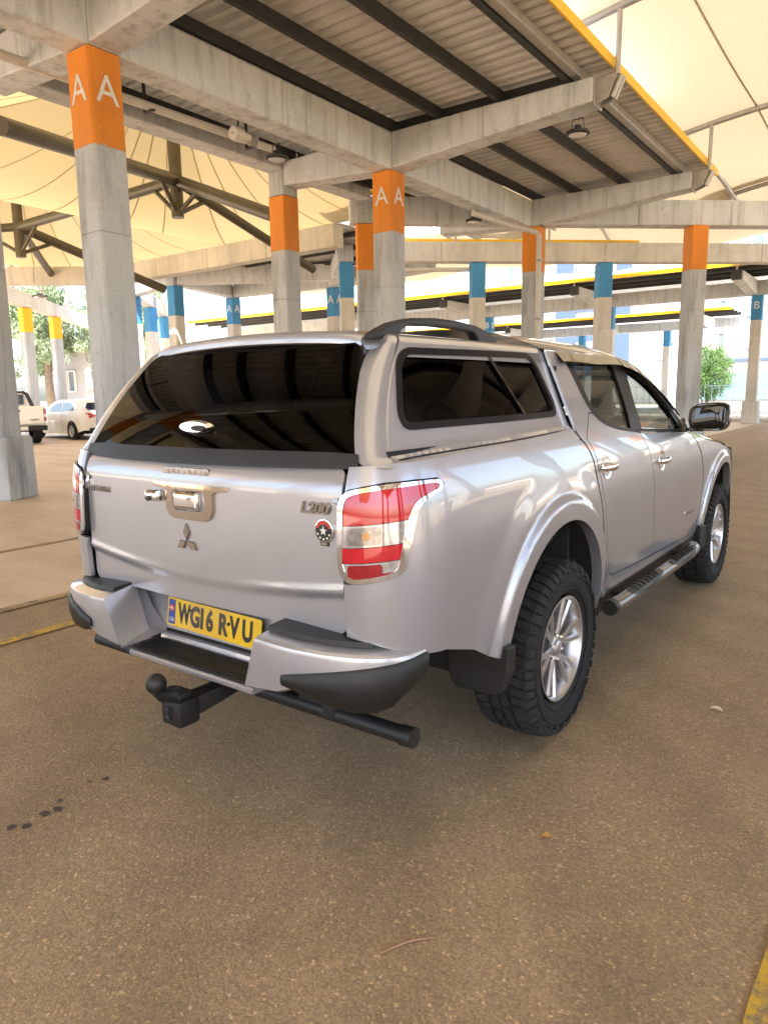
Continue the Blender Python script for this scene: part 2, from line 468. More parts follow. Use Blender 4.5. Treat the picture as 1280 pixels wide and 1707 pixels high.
def patch(name, f, outer, mat_, parent, holes=(), res=.03, edge=.012, inset=.0032, off=0.0, ref=(0, .8, 1.0), resv=None, both=False, cat=None):
    """curved sheet: region `outer` minus `holes` of the surface f(u,v), with turned-in edges"""
    resv = resv or res
    loops = [resample(offset_poly(outer, inset), res)] + [resample(offset_poly(h, -inset), res) for h in holes]
    pts = []; edges = []
    for lp in loops:
        k = len(pts); n = len(lp)
        pts += lp; edges += [(k + i, k + (i + 1) % n) for i in range(n)]
    us = [q[0] for q in loops[0]]; vs_ = [q[1] for q in loops[0]]
    bnd = np.array(pts)
    gx = np.arange(min(us) + res * .5, max(us), res); gy = np.arange(min(vs_) + resv * .5, max(vs_) + resv, resv)
    GX, GY = np.meshgrid(gx, gy, indexing='ij')
    GY = GY + (np.arange(len(gx)) % 2)[:, None] * resv * .5
    GX = GX.ravel(); GY = GY.ravel()
    def ins(X, Y):
        c = np.zeros(len(X), bool)
        for lp in loops:
            A = np.array(lp); B = np.roll(A, -1, 0)
            for (xi, yi), (xj, yj) in zip(A, B):
                if yi == yj: continue
                c ^= ((yi > Y) != (yj > Y)) & (X < (xj - xi) * (Y - yi) / (yj - yi) + xi)
        return c
    ok = ins(GX, GY); GX = GX[ok]; GY = GY[ok]
    if len(GX):
        keep = np.ones(len(GX), bool)
        for (bx_, by_) in bnd: keep &= ((GX - bx_) / res) ** 2 + ((GY - by_) / resv) ** 2 > .33
        pts += list(zip(GX[keep].tolist(), GY[keep].tolist()))
    r = delaunay_2d_cdt([Vector(q) for q in pts], edges, [], 1, 1e-6)
    co, fc = r[0], r[2]
    cen = np.array([[(co[t[0]][i] + co[t[1]][i] + co[t[2]][i]) / 3 for i in (0, 1)] for t in fc])
    okc = ins(cen[:, 0], cen[:, 1])
    fc = [t for t, k in zip(fc, okc) if k]
    V = []; N = []
    e = 1e-4; ref = np.array(ref)
    for q in co:
        P = np.array(f(q[0], q[1]), float); fu = (np.array(f(q[0] + e, q[1])) - P); fv = (np.array(f(q[0], q[1] + e)) - P)
        n_ = np.cross(fu, fv); L = np.linalg.norm(n_); n_ = n_ / L if L > 1e-14 else np.array([1., 0, 0])
        if n_ @ (P - ref) < 0: n_ = -n_
        V.append(P + n_ * off); N.append(n_)
    faces = []
    for t in fc:
        a, b, c = (V[i] for i in t)
        nn = np.cross(b - a, c - a)
        if nn @ (N[t[0]] + N[t[1]] + N[t[2]]) < 0: t = (t[0], t[2], t[1])
        faces.append(tuple(t))
    # boundary edges -> turned-in lip
    cnt = {}
    for t in faces:
        for i in range(3):
            k = (t[i], t[(i + 1) % 3]); kk = (min(k), max(k))
            cnt.setdefault(kk, []).append(k)
    nv = len(V); V2 = list(V); N2 = list(N)
    if edge > 0:
        for kk, ks in cnt.items():
            if len(ks) != 1: continue
            a, b = ks[0]
            A, B = V[a], V[b]
            d = B - A; L = np.linalg.norm(d)
            if L < 1e-9: continue
            nm = N[a] + N[b]; out = np.cross(d / L, nm / np.linalg.norm(nm))
            i0 = len(V2)
            V2 += [A, B, B - N[b] * edge, A - N[a] * edge]; N2 += [out] * 4
            faces.append((i0 + 1, i0, i0 + 3, i0 + 2))
    me = bpy.data.meshes.new(name)
    me.from_pydata([tuple(v) for v in V2], [], faces); me.update()
    me.polygons.foreach_set('use_smooth', [True] * len(me.polygons))
    me.normals_split_custom_set_from_vertices([tuple(n) for n in N2])
    o = mesh_obj(name, me, mat_, parent)
    return o
def mirror(o, parent=None, name=None):
    """copy mirrored in x (mesh data mirrored too)"""
    me0 = o.data
    V = [(-v.co.x, v.co.y, v.co.z) for v in me0.vertices]
    F = [tuple(reversed(p_.vertices)) for p_ in me0.polygons]
    me = bpy.data.meshes.new(me0.name); me.from_pydata(V, [], F); me.update()
    sm = [p_.use_smooth for p_ in me0.polygons]
    me.polygons.foreach_set('use_smooth', sm)
    if me0.has_custom_normals:
        nn = [None] * len(V)
        for lp, cn in zip(me0.loops, me0.corner_normals): nn[lp.vertex_index] = cn.vector.copy()
        me.normals_split_custom_set_from_vertices([(-n.x, n.y, n.z) if n else (0, 0, 1) for n in nn])
    elif any(sm): me.set_sharp_from_angle(angle=R(35))
    for mt in me0.materials: me.materials.append(mt)
    c = bpy.data.objects.new(name or o.name.split('.')[0], me)
    c.location = (-o.location.x, o.location.y, o.location.z)
    c.rotation_euler = (o.rotation_euler.x, -o.rotation_euler.y, -o.rotation_euler.z)
    for k in o.keys(): c[k] = o[k]
    return link(c, parent or o.parent)
# ------------------------------------------------------------------ ground, pavements, painted lines
g = MB().add([(-400, -300, 0), (400, -300, 0), (400, 500, 0), (-400, 500, 0)], [(0, 1, 2, 3)]).obj("ground", 'asphalt')
tag(g, kind='structure')
pv = MB().box((-46, 32.0, 0.0), (40, 62, .16)).obj("pavement", 'concrete_warm', bevel=.02)
tag(pv, kind='structure')
rd = MB().box((-60, 62.0, 0.0), (60, 71, .03)).obj("road", simple("road_surface", (.30, .28, .25), .9, var=.1, vscale=1), None)
tag(rd, kind='structure')
t_ = NT("pale_bay_surface"); v_ = t_.coord()
b1 = t_.noise(t_.coord((.8, .8, 1)), .9, 6, .6); b2 = t_.noise(v_, 26, 5, .65); b3 = t_.noise(t_.coord((.35, 2.2, 1)), 1.0, 4, .6)
cb_ = t_.mix(1.0, t_.ramp(b1, [(.3, (.53, .41, .29)), (.5, (.60, .47, .335)), (.72, (.67, .54, .40))]), t_.ramp(b2, [(.3, (.86, .86, .86)), (.7, (1.07, 1.07, 1.07))]), 'MULTIPLY')
cb_ = t_.mix(1.0, cb_, t_.ramp(b3, [(.35, (.84, .83, .82)), (.55, (1, 1, 1))]), 'MULTIPLY')
t_.setp(Base_Color=cb_, Roughness=.55, Specular_IOR_Level=.5); t_.bump(b2, .2, .004)
ap = MB().add([(-3.12, -60, .003), (-3.12, 31.9, .003), (-60, 31.9, .003), (-60, -60, .003)], [(0, 1, 2, 3)]).obj("parking_apron", t_.m)
tag(ap, kind='structure')
def line(name, pts, w, mat_, lab):
    (x0, y0), (x1, y1) = pts
    d = Vector((x1 - x0, y1 - y0)).normalized(); n = Vector((-d.y, d.x)) * w / 2
    k = 24; vs = []; fs = []
    for i in range(k + 1):
        t = i / k; x, y = x0 + (x1 - x0) * t, y0 + (y1 - y0) * t
        j1, j2 = random.uniform(-.006, .006), random.uniform(-.006, .006)
        vs += [(x + n.x + j1, y + n.y + j1, .008), (x - n.x + j2, y - n.y + j2, .008)]
        if i: fs.append((2 * i - 2, 2 * i - 1, 2 * i + 1, 2 * i))
    o = MB().add(vs, fs).obj(name, mat_)
    tag(o, lab, "line")
    return o
line("painted_line", ((-2.36, -5), (-2.36, 9.5)), .09, 'line_yellow', "thin faded yellow line on the asphalt just left of the silver truck")
line("painted_line", ((-3.06, -5), (-3.06, 9.5)), .10, 'line_pale', "pale worn line along the asphalt between the yellow line and the columns")
line("painted_line", ((-5.05, -2.5), (-5.05, 4.2)), .08, 'line_pale', "short pale line on the asphalt near the plinth of the stained column")
line("painted_line", ((1.91, -3.2), (1.91, -.78)), .20, 'line_yellow', "broad yellow line in the bottom right corner of the asphalt")
line("painted_line", ((.6, 8.4), (1.6, 8.4)), .14, 'letter', "short white dash on the asphalt ahead of the truck's front wheel")

# small litter and oil spots
def blob(cx, cy, r, k, z, sx=1.0, rot=0.0):
    out = []
    for i in range(k):
        t = 2 * math.pi * i / k; q = r * random.uniform(.6, 1.2)
        u, v = q * math.cos(t) * sx, q * math.sin(t)
        out.append((cx + u * math.cos(rot) - v * math.sin(rot), cy + u * math.sin(rot) + v * math.cos(rot), z))
    return out
M['oil'] = simple("oil_stain", (.040, .033, .026), .55)
for i, (x, y, r, w) in enumerate(((-.404, -1.755, .019, "largest"), (-.368, -1.721, .017, "second"), (-.386, -1.646, .018, "third"), (-.376, -1.602, .018, "fourth"), (-.419, -1.57, .012, "fifth"), (-.449, -1.43, .009, "sixth"), (-.417, -1.381, .015, "farthest"))):
    o = MB().add(blob(x, y, r, 14, .004, 1.0, .6), [tuple(range(14))]).obj("oil_stain", 'oil')
    tag(o, "small dark oil drip on the asphalt left of the tow bar, %s in the row" % ("nearest" if i == 0 else w), "stain", "row of oil drips")
M['leaf'] = simple("dry_leaf", (.42, .22, .06), .8, var=.3, vscale=40)
M['paper'] = simple("pale_scrap", (.70, .64, .52), .8)
def leaf(x, y, L, w, rz, mat_, lab):
    vs = []; fs = []
    for i in range(7):
        t = i / 6; q = math.sin(math.pi * min(.97, t + .03)) ** .7 * w
        h = .006 + .012 * math.sin(t * 2.6)
        vs += [(-L / 2 + L * t, q, h + .006), (-L / 2 + L * t, 0, h - .003), (-L / 2 + L * t, -q, h + .004)]
        if i:
            a = 3 * (i - 1); fs += [(a, a + 1, a + 4, a + 3), (a + 1, a + 2, a + 5, a + 4)]
    o = MB().add(vs, fs).obj("fallen_leaf", mat_, loc=(x, y, 0), rot=(0, 0, rz))
    tag(o, lab, "leaf"); return o
leaf(1.144, -.771, .034, .012, .4, 'leaf', "small curled orange leaf on the asphalt behind the rear wheel")
leaf(1.39, .578, .06, .016, -.3, 'paper', "pale dry leaf on the asphalt right of the rear wheel")
tw = MB().tube([(.985, -1.480, .004), (1.02, -1.415, .007), (1.045, -1.38, .006), (1.075, -1.351, .004)], [.003, .0036, .003, .002], 8).obj("twig", simple("twig_bark", (.34, .20, .12), .9, var=.2), smooth=60)
tag(tw, "thin bent twig lying on the asphalt in the foreground", "twig")

# ------------------------------------------------------------------ station shelters (concrete frames)
ZT, ZTOP, CW = 5.2, 5.77, .41
def box_bev(sx, sy, z0, z1, b=.02):
    h, k = sx / 2, sy / 2
    ring = [(-h + b, -k), (h - b, -k), (h, -k + b), (h, k - b), (h - b, k), (-h + b, k), (-h, k - b), (-h, -k + b)]
    return MB().loft([[(x, y, z) for x, y in ring] for z in (z0, z1)]).me("block")
me_plinth = MB().loft([[(-w, -w, z), (w, -w, z), (w, w, z), (-w, w, z)] for w, z in ((.315, 0), (.305, .90), (.285, .93))]).me("plinth", None, .015, 1)
me_plinth.materials.append(M['concrete'])
me_low = box_bev(CW, CW, .93, 3.2975, .024); me_low.materials.append(M['concrete'])
me_mid = box_bev(CW, CW, 3.3025, 4.206, .024); me_mid.materials.append(M['concrete'])
me_top = box_bev(CW - .006, CW - .006, 5.205, 5.64, .028); me_top.materials.append(M['concrete'])
me_low_w = me_low.copy(); me_low_w.materials[0] = M['concrete_warm']
me_mid_w = me_mid.copy(); me_mid_w.materials[0] = M['concrete_warm']
me_plinth_w = me_plinth.copy(); me_plinth_w.materials[0] = M['concrete_warm']
band_me = {}
for k in ('orange', 'blue', 'yellow_band'):
    band_me[k] = box_bev(CW + .004, CW + .004, 4.208, 5.19, .026); band_me[k].materials.append(M[k])
letA = {}
def column(parent, x, y, color, rz=0.0, letter=None, faces=(), warm=False, top=False, z=0.0):
    c = mesh_obj("column", me_low_w if warm else me_low, None, parent, (x, y, z), (0, 0, rz))
    mesh_obj("plinth", me_plinth_w if warm else me_plinth, None, c)
    mesh_obj("shaft", me_mid_w if warm else me_mid, None, c)
    mesh_obj("colour_band", band_me[color], None, c)
    if top: mesh_obj("column_head", me_top, None, c)
    if letter:
        for fx in faces:                    # 's': face -Y, 'e': face +X
            me = text_me(letter, .42, .004)
            if not me.materials: me.materials.append(M['letter'])
            h = CW / 2 + .006
            if fx == 's': mesh_obj("letter", me, None, c, (.0, -h, 4.78), (R(90), 0, 0))
            elif fx == 'e': mesh_obj("letter", me, None, c, (h, .0, 4.78), (R(90), 0, R(90)))
            else: mesh_obj("letter", me, None, c, (-h, .0, 4.78), (R(90), 0, R(-90)))
    return c
def beam(parent, p0, p1, z0=ZT, z1=ZTOP, w=.40, z0b=None, mat_='concrete_beam', name="beam", cuts=0):
    a = Vector(p0); b = Vector(p1); d = b - a; L = d.length; ang = math.atan2(d.y, d.x)
    z0b = z0 if z0b is None else z0b
    n = max(1, cuts + 1)
    o0 = None
    for i in range(n):
        t0, t1 = i / n, (i + 1) / n
        g_ = .003 if n > 1 else 0
        xa, xb = L * t0 + (g_ if i else 0), L * t1 - (g_ if i < n - 1 else 0)
        za, zb_ = z0 + (z0b - z0) * t0, z0 + (z0b - z0) * t1
        h = w / 2
        mb = MB().loft([[(xa, -h, za), (xa, h, za), (xa, h, z1), (xa, -h, z1)], [(xb, -h, zb_), (xb, h, zb_), (xb, h, z1), (xb, -h, z1)]])
        o = mb.obj(name, mat_, parent if o0 is None or True else o0, None, .016, 1, loc=(a.x, a.y, 0), rot=(0, 0, ang))
        o0 = o0 or o
    return o0
_sheet = {}
def sheet_me(L, W, period=.22, h=.058):
    k = (L, W)
    if k in _sheet: return _sheet[k]
    vs = []; fs = []; y = 0; prof = []
    while y < W - 1e-6:
        for dy, z in ((0, 0), (.07, 0), (.10, h), (.19, h)):
            if y + dy <= W + 1e-6: prof.append((y + dy, z))
        y += period
    prof.append((W, 0))
    for th in (0, .0012):
        for (y, z) in prof:
            vs += [(0, y, z + th), (L, y, z + th)]
    n = len(prof)
    for i in range(n - 1):
        a = 2 * i; fs.append((a, a + 1, a + 3, a + 2)); b = 2 * (n + i); fs.append((b, b + 2, b + 3, b + 1))
    me = pd("roof_sheet", vs, fs)
    me.materials.append(M['sheet'])
    _sheet[k] = me
    return me
def roof(parent, x0, x1, y0, y1, z, axis='x', rz=0, origin=None, W=.95):
    """corrugated sheets side by side; ridges run along x (axis x) or along y"""
    if axis == 'x':
        n = max(1, round((y1 - y0) / W)); w = (y1 - y0) / n
        me = sheet_me(round(x1 - x0, 3), round(w + .03, 3))
        for i in range(n): mesh_obj("roof_sheet", me, None, parent, (x0, y0 + i * w, z + (.004 if i % 2 else 0)))
    else:
        n = max(1, round((x1 - x0) / W)); w = (x1 - x0) / n
        me = sheet_me(round(y1 - y0, 3), round(w + .03, 3))
        for i in range(n): mesh_obj("roof_sheet", me, None, parent, (x0 + (i + 1) * w, y0, z + (.004 if i % 2 else 0)), (0, 0, R(90)))
def purlin(parent, p0, p1, z, h=.16, w=.075, mat_='steel_dark', name="purlin"):
    a = Vector(p0); b = Vector(p1); d = b - a; L = d.length; ang = math.atan2(d.y, d.x); t = .006
    mb = MB()
    # C section: web and two flanges
    mb.box((0, -w / 2, z), (L, -w / 2 + t, z + h)); mb.box((0, -w / 2 + t, z), (L, w / 2, z + t)); mb.box((0, -w / 2 + t, z + h - t), (L, w / 2, z + h))
    mb.box((0, w / 2 - t, z + t), (L, w / 2, z + .03))
    return mb.obj(name, mat_, parent, loc=(a.x, a.y, 0), rot=(0, 0, ang))

# --- near shelter: double row of orange topped columns beside the truck
near = empty("station_shelter", (-5.6, 2.3, 0))
tag(near, "near concrete shelter with orange topped columns marked A and a corrugated roof with yellow edge", "shelter")
near.location = (0, 0, 0)
XR, XL = -5.62, -8.10
rows = (-8.8, -3.25, 2.3, 7.87, 13.42)
column(near, XR, -3.25, 'orange', letter='A', faces='se'); column(near, XR, -8.8, 'orange', letter='A', faces='se'); column(near, XL, -8.8, 'orange', top=True)
column(near, XR, 2.3, 'orange', letter='A', faces='se')
column(near, XR, 7.87, 'orange', letter='A', faces='se')
column(near, -5.45, 13.42, 'orange')
column(near, XL - .22, -3.25, 'orange', top=True)
column(near, -8.92, 2.49, 'orange', rz=R(25), top=True)
column(near, XL, 7.87, 'orange', top=True)
column(near, -8.27, 10.66, 'orange', rz=R(42), top=True)
column(near, -2.43, 15.72, 'orange', rz=R(42))
for a, b in ((-11.8, -9.0), (-8.6, -3.45), (-3.05, 2.1), (2.5, 7.67), (8.07, 13.22)):
    beam(near, (XR, a), (XR, b), cuts=1 if b > 0 else 0)
for y in rows:
    MB().box((-.215, -.215, ZT + .004), (.215, .215, ZTOP + .006)).obj("beam_joint", 'concrete_beam', near, None, .016, 1, loc=(XR if y < 13 else -5.5, y, 0))
    beam(near, (XR + .22, y), (-1.98, y), z0=ZT + .01, z0b=5.46, z1=ZTOP + .01, name="cantilever_beam", cuts=1)
    beam(near, (XR - .22, y), (XL + .2, y), z0=ZT + .03, z0b=5.36, z1=ZTOP + .012, name="cross_beam")
beam(near, (XL, -11.8), (XL, 10.4), z0=5.645, z1=5.86, w=.42, name="edge_beam", cuts=3)
dd = Vector((2.9, 2.6)).normalized()
def along(p0, t): return (p0[0] + dd.x * t, p0[1] + dd.y * t)
beam(near, along((-8.27, 10.66), -.35), along((-8.27, 10.66), 3.55), z0=ZT + .012, cuts=1)
beam(near, along((-8.27, 10.66), 4.05), along((-8.27, 10.66), 13.0), z0=ZT + .012, cuts=3)
# roof over the cantilevers
for y0, y1 in ((-11.8, -8.8), (-8.8, -3.3), (-3.3, 2.3), (2.3, 7.9), (7.9, 14.5)):
    roof(near, XR - .1, -1.80, y0, y1, 5.965)
    for x in (-5.42, -4.52, -3.44, -2.36):
        purlin(near, (x, y0 + .02), (x, y1 - .02), 5.80)
    MB().box((-2.31, y0 + .005, 5.835), (-2.17, y1 - .005, 5.955)).obj("gutter", 'steel_light', near, None, .01, 1)
    MB().box((-1.80, y0, 5.915), (-1.765, y1 - .004, 6.055)).obj("fascia", 'yellow', near, None, .004, 1)
    MB().box((-5.45, y1 - .10, 5.86), (-2.4, y1 - .03, 5.955)).obj("roof_bracing", 'steel_dark', near)
# roof between the two rows
for y0, y1 in ((-11.8, -8.8), (-8.8, -3.3), (-3.3, 2.3), (2.3, 7.9), (7.9, 12.6)):
    roof(near, XL - .25, XR + .12, y0, y1, 6.03)
    for x in (-7.78, -6.6): purlin(near, (x, y0 + .02), (x, y1 - .02), 5.82, name="purlin")
    MB().box((XL - .30, y0, 5.93), (XL - .26, y1 - .004, 6.05)).obj("fascia", 'yellow', near, None, .004, 1)
# steel brackets and posts at the cantilever tips
for y in rows:
    mb = MB()
    mb.box((-1.975, y - .16, 5.42), (-1.96, y + .16, 5.80))
    for s in (-1, 1): mb.prism([(-1.955, 5.44), (-1.955, 5.79), (-1.66, 5.79), (-1.78, 5.50)], .012, lambda u, v, w, s=s, y=y: (u, y + s * .09 + w, v))
    mb.tube([(-1.74, y - .05, 5.50), (-1.62, y - .05, 5.76)], .035, 10); mb.tube([(-1.74, y + .05, 5.50), (-1.62, y + .05, 5.76)], .035, 10)
    mb.obj("bracket", 'steel_light', near)
    MB().tube([(-1.70, y, 5.80), (-1.69, y, 6.70)], .038, 14).obj("post", 'steel_light', near, 60)
# drain pipe along the row and down the far column
dp = empty("drain_pipe", (-6.62, -3, 5.3))
dp.location = (0, 0, 0)
MB().tube([(-6.72, -5, 5.33), (-6.66, 2.2, 5.32), (-6.50, 6.0, 5.30)], .055, 16).obj("pipe", 'pvc', dp, 60)
for y in (-1.5, 1.2, 3.75, 5.6):
    MB().box((-6.70, y - .025, 5.24), (-6.50, y + .025, 5.262)).box((-6.70, y - .025, 5.262), (-6.688, y + .025, 5.93)).obj("pipe_bracket", 'steel_dark', dp)
tag(dp, "long white drain pipe slung under the roof between the two column rows", "pipe")
dp2 = empty("drain_pipe", (0, 0, 0))
MB().tube([(-5.6, 10.8, 5.08), (-5.35, 12.6, 5.04), (-5.22, 13.02, 5.02), (-5.19, 13.12, 4.95), (-5.19, 13.13, 4.8), (-5.19, 13.13, .95)], .058, 16).obj("pipe", 'pvc', dp2, 60)
for z in (1.6, 3.1, 4.4): MB().box((-5.265, 13.05, z), (-5.115, 13.205, z + .04)).obj("pipe_bracket", 'steel_light', dp2, None, .01, 1)
tag(dp2, "grey drain pipe running down the orange topped column behind the truck's roof", "pipe")
# flood light body and pendant lamps
fl = empty("flood_light", (-6.22, 5.03, 5.2))
MB().lathe([(-.16, .015), (-.155, .09), (-.10, .10), (.02, .095), (.06, .07), (.16, .065), (.17, .0)], 20, 'y').obj("housing", 'pvc', fl, 50)
for i in range(4): MB().lathe([(0, .066), (0, .085), (.018, .085), (.018, .066)], 18, 'y', closed=True).obj("cooling_fin", 'steel_light', fl, loc=(0, .16 + i * .035, 0))
MB().tube([(0, -.04, .10), (0, -.04, .55)], .012, 8).obj("stem", 'steel_dark', fl)
MB().tube([(0, .16, 0), (0, .30, 0)], .07, 14).obj("ballast", 'steel_light', fl, 50)
tag(fl, "white flood light housing hung below the near concrete beam", "lamp")
def pendant(x, y, z, lab, zc, s=1.0, axis=0):
    r = empty("pendant_lamp", (x, y, z))
    MB().lathe([(0, .0), (.0, .145), (.012, .17), (.045, .17), (.06, .13), (.075, .06), (.13, .05), (.14, 0)], 28, 'z').obj("housing", 'steel_dark', r, 40)
    MB().lathe([(-.004, 0), (-.004, .125), (.004, .13)], 28, 'z').obj("diffuser", 'lens_clear', r, 40)
    mb = MB()
    for sx in (-1, 1): mb.tube([(.10 * sx, 0, .05), (.075 * sx, 0, .22)], .007, 6)
    mb.tube([(-.075, 0, .22), (.075, 0, .22)], .010, 6)
    mb.obj("yoke", 'steel_dark', r)
    MB().tube([(0, 0, .22), (0, 0, zc - z)], .010, 8).obj("stem", 'steel_light', r)
    tag(r, lab, "lamp", "high bay pendant lamps")
    r.scale = (s, s, 1)
    return r
pendant(-6.08, 5.62, 4.98, "round pendant lamp beside the white flood light under the near beam", 5.9)
pendant(-2.25, 7.87, 5.12, "round pendant lamp hanging below the tip of the cantilever beam", 5.45)
pendant(-5.75, 11.1, 4.98, "round pendant lamp under the beam between the two far orange columns", 5.25)
pendant(-14.5, 5.2, 6.35, "round pendant lamp at the left edge hanging from the steel truss pipe", 6.9)
pendant(-9.2, 11.6, 4.55, "round pendant lamp half hidden behind the grey headed orange column", 5.6)
pendant(-23.2, 11.3, 5.0, "small pendant lamp on a long rod between the yellow columns and the near column", 6.9, 1.6)

# --- blue diagonal shelter
bd = empty("station_shelter"); tag(bd, "shelter behind the truck on a diagonal beam with plain blue topped columns", "shelter")
B0 = (-11.56, 14.05)
column(bd, *B0, 'blue', rz=R(42), warm=True, top=True)
for t in (3.85, 7.7): column(bd, *along(B0, t), 'blue', rz=R(42), warm=True)
beam(bd, along(B0, .3), along(B0, 15), z0=ZT + .012, mat_='concrete_warm', cuts=5)
MB().box((0, .26, 5.80), (7.3, .30, 5.93)).obj("fascia", 'yellow', bd, None, .004, 1, loc=(*along(B0, 1.6), 0), rot=(0, 0, math.atan2(dd.y, dd.x)))
MB().box((0, .30, 5.79), (7.3, 2.4, 5.84)).obj("roof_sheet", 'sheet', bd, loc=(*along(B0, 1.6), 0), rot=(0, 0, math.atan2(dd.y, dd.x)))
for t in (3.2, 6.0, 10.4): MB().tube([(*along(B0, t), ZTOP), (*along(B0, t), 6.75)], .035, 10).obj("post", 'steel_light', bd, 60)
MB().tube([(*along(B0, 1.2), 5.02), (*along(B0, 3.6), 5.02)], .06, 12).obj("pipe", 'pvc', bd, 60)

# --- blue shelter on the left
bl = empty("station_shelter"); tag(bl, "shelter left of the truck under a long warm beam with crowded blue topped columns", "shelter")
for (x, y, lt) in ((-18.79, 13.66, None), (-19.68, 17.1, 'A'), (-22.13, 14.35, None), (-24.51, 16.84, None), (-26.99, 19.45, None), (-15.03, 17.65, 'A')):
    column(bl, x, y, 'blue', letter=lt, faces='se' if lt else (), warm=True, top=True)
beam(bl, (-20.0, 12.2), (-10.3, 12.2), mat_='concrete_warm', cuts=3)
beam(bl, (-20.1, 12.05), (-25.5, 7.4), mat_='concrete_warm', cuts=2)
beam(bl, (-18.79, 13.9), (-19.68, 16.9), z0=5.22); beam(bl, (-19.45, 17.1), (-15.2, 17.65), z0=5.22); beam(bl, (-14.8, 17.65), (-10.5, 17.0), z0=5.22)
beam(bl, (-19.0, 13.7), (-21.95, 14.3), z0=5.22); beam(bl, (-22.3, 14.5), (-27.2, 19.6), z0=5.22)
beam(bl, (-18.6, 13.7), (-13.2, 17.0), z0=5.23, z1=ZTOP - .02)
beam(bl, (-11.75, 14.2), (-14.9, 17.5), z0=5.24, z1=ZTOP - .01)
roof(bl, -20.0, -10.4, 12.42, 17.6, 5.84, 'y')
for y in (13.3, 14.8, 16.2): purlin(bl, (-19.9, y), (-10.5, y), 5.70, .13)

# --- far shelters across the background
def far_shelter(Y, x0, x1, tips, cols, lab, zf=0.0):
    s = empty("station_shelter"); tag(s, lab, "shelter")
    beam(s, (x0, Y), (x1, Y), z0=ZT, cuts=int((x1 - x0) / 6))
    for x in tips:
        beam(s, (x, Y - .2), (x, Y - 3.4), z0=ZT + .01, z0b=5.46, z1=ZTOP + .01, name="cantilever_beam", mat_='concrete_warm')
        MB().box((x - .17, Y - 3.52, 5.44), (x + .17, Y - 3.41, 5.80)).obj("bracket", 'steel_dark', s)
        MB().tube([(x, Y - 3.5, 5.8), (x, Y - 3.5, 6.75)], .045, 8).obj("post", 'steel_light', s, 60)
    for x, lt in cols: column(s, x, Y, 'blue', letter=lt, faces='se' if lt else (), warm=True)
    roof(s, x0, x1, Y - 3.75, Y + 2.0, 5.965, 'y')
    for yy in (Y - 3.2, Y - 2.2, Y - 1.1): purlin(s, (x0, yy), (x1, yy), 5.80)
    n = int((x1 - x0) / 6.3)
    for i in range(n):
        a = x0 + (x1 - x0) * i / n; b = x0 + (x1 - x0) * (i + 1) / n
        MB().box((a, Y - 3.80, 5.90), (b - .01, Y - 3.76, 6.06)).obj("fascia", 'yellow', s, None, .004, 1)
    return s
far_shelter(30.8, -34.6, 3.0, (-22.7, -16.4, -9.95, -3.7), ((-22.3, None), (-15.8, 'B'), (-9.6, None), (-3.5, 'B')), "middle distance shelter with yellow roof edge and a blue column marked B at right")
far_shelter(46.8, -44.5, -6.8, (-27.5, -21.0, -14.6, -8.6), ((-30.0, None), (-23.5, None), (-17.0, None), (-11.3, None)), "farthest low shelter with yellow roof edge seen under the middle distance one")
ys = empty("station_shelter"); tag(ys, "open shelter frame far left with two yellow topped columns", "shelter")
column(ys, -28.16, 13.36, 'yellow_band', warm=False); column(ys, -30.5, 16.0, 'yellow_band')
beam(ys, (-26.2, 11.3), (-36.5, 22.5), mat_='concrete_warm', cuts=3)
for x, y in ((-27.3, 12.5), (-29.9, 15.2), (-32.0, 17.6)):
    MB().tube([(x, y, ZTOP), (x, y, 7.3)], .05, 8).obj("post", 'steel_light', ys, 60)
    MB().tube([(x - 2.0, y + 1.0, 6.1), (x - .8, y + .5, 6.9), (x + .6, y - .2, 7.4), (x + 2.2, y - 1.0, 7.6)], .06, 8).obj("arch_pipe", 'steel_light', ys, 60)

# --- matching shelter on the other side of the lane (right of the frame; the truck's flank mirrors it)
rs = empty("station_shelter"); tag(rs, "matching orange shelter right of the lane, seen only as a reflection in the truck", "shelter")
for y in rows + (18.97, 24.5, 30.1):
    column(rs, 6.67, y, 'orange', letter='A', faces='sw'); column(rs, 9.15, y, 'orange')
    beam(rs, (6.45, y), (3.03, y), z0=ZT + .01, z0b=5.46, z1=ZTOP + .01, name="cantilever_beam")
    beam(rs, (6.9, y), (8.95, y), z0=ZT + .03, z0b=5.2, z1=ZTOP + .012, name="cross_beam")
    MB().tube([(2.75, y, 5.80), (2.74, y, 6.70)], .038, 14).obj("post", 'steel_light', rs, 60)
beam(rs, (6.67, -9), (6.67, 31)); beam(rs, (9.15, -9), (9.15, 31))
roof(rs, 2.85, 9.4, -9, 31, 5.965, W=2.4)
for x in (3.4, 4.5, 5.6, 7.8): purlin(rs, (x, -9), (x, 31), 5.80)
MB().box((2.80, -9, 5.915), (2.835, 31, 6.055)).obj("fascia", 'yellow', rs, None, .004, 1)

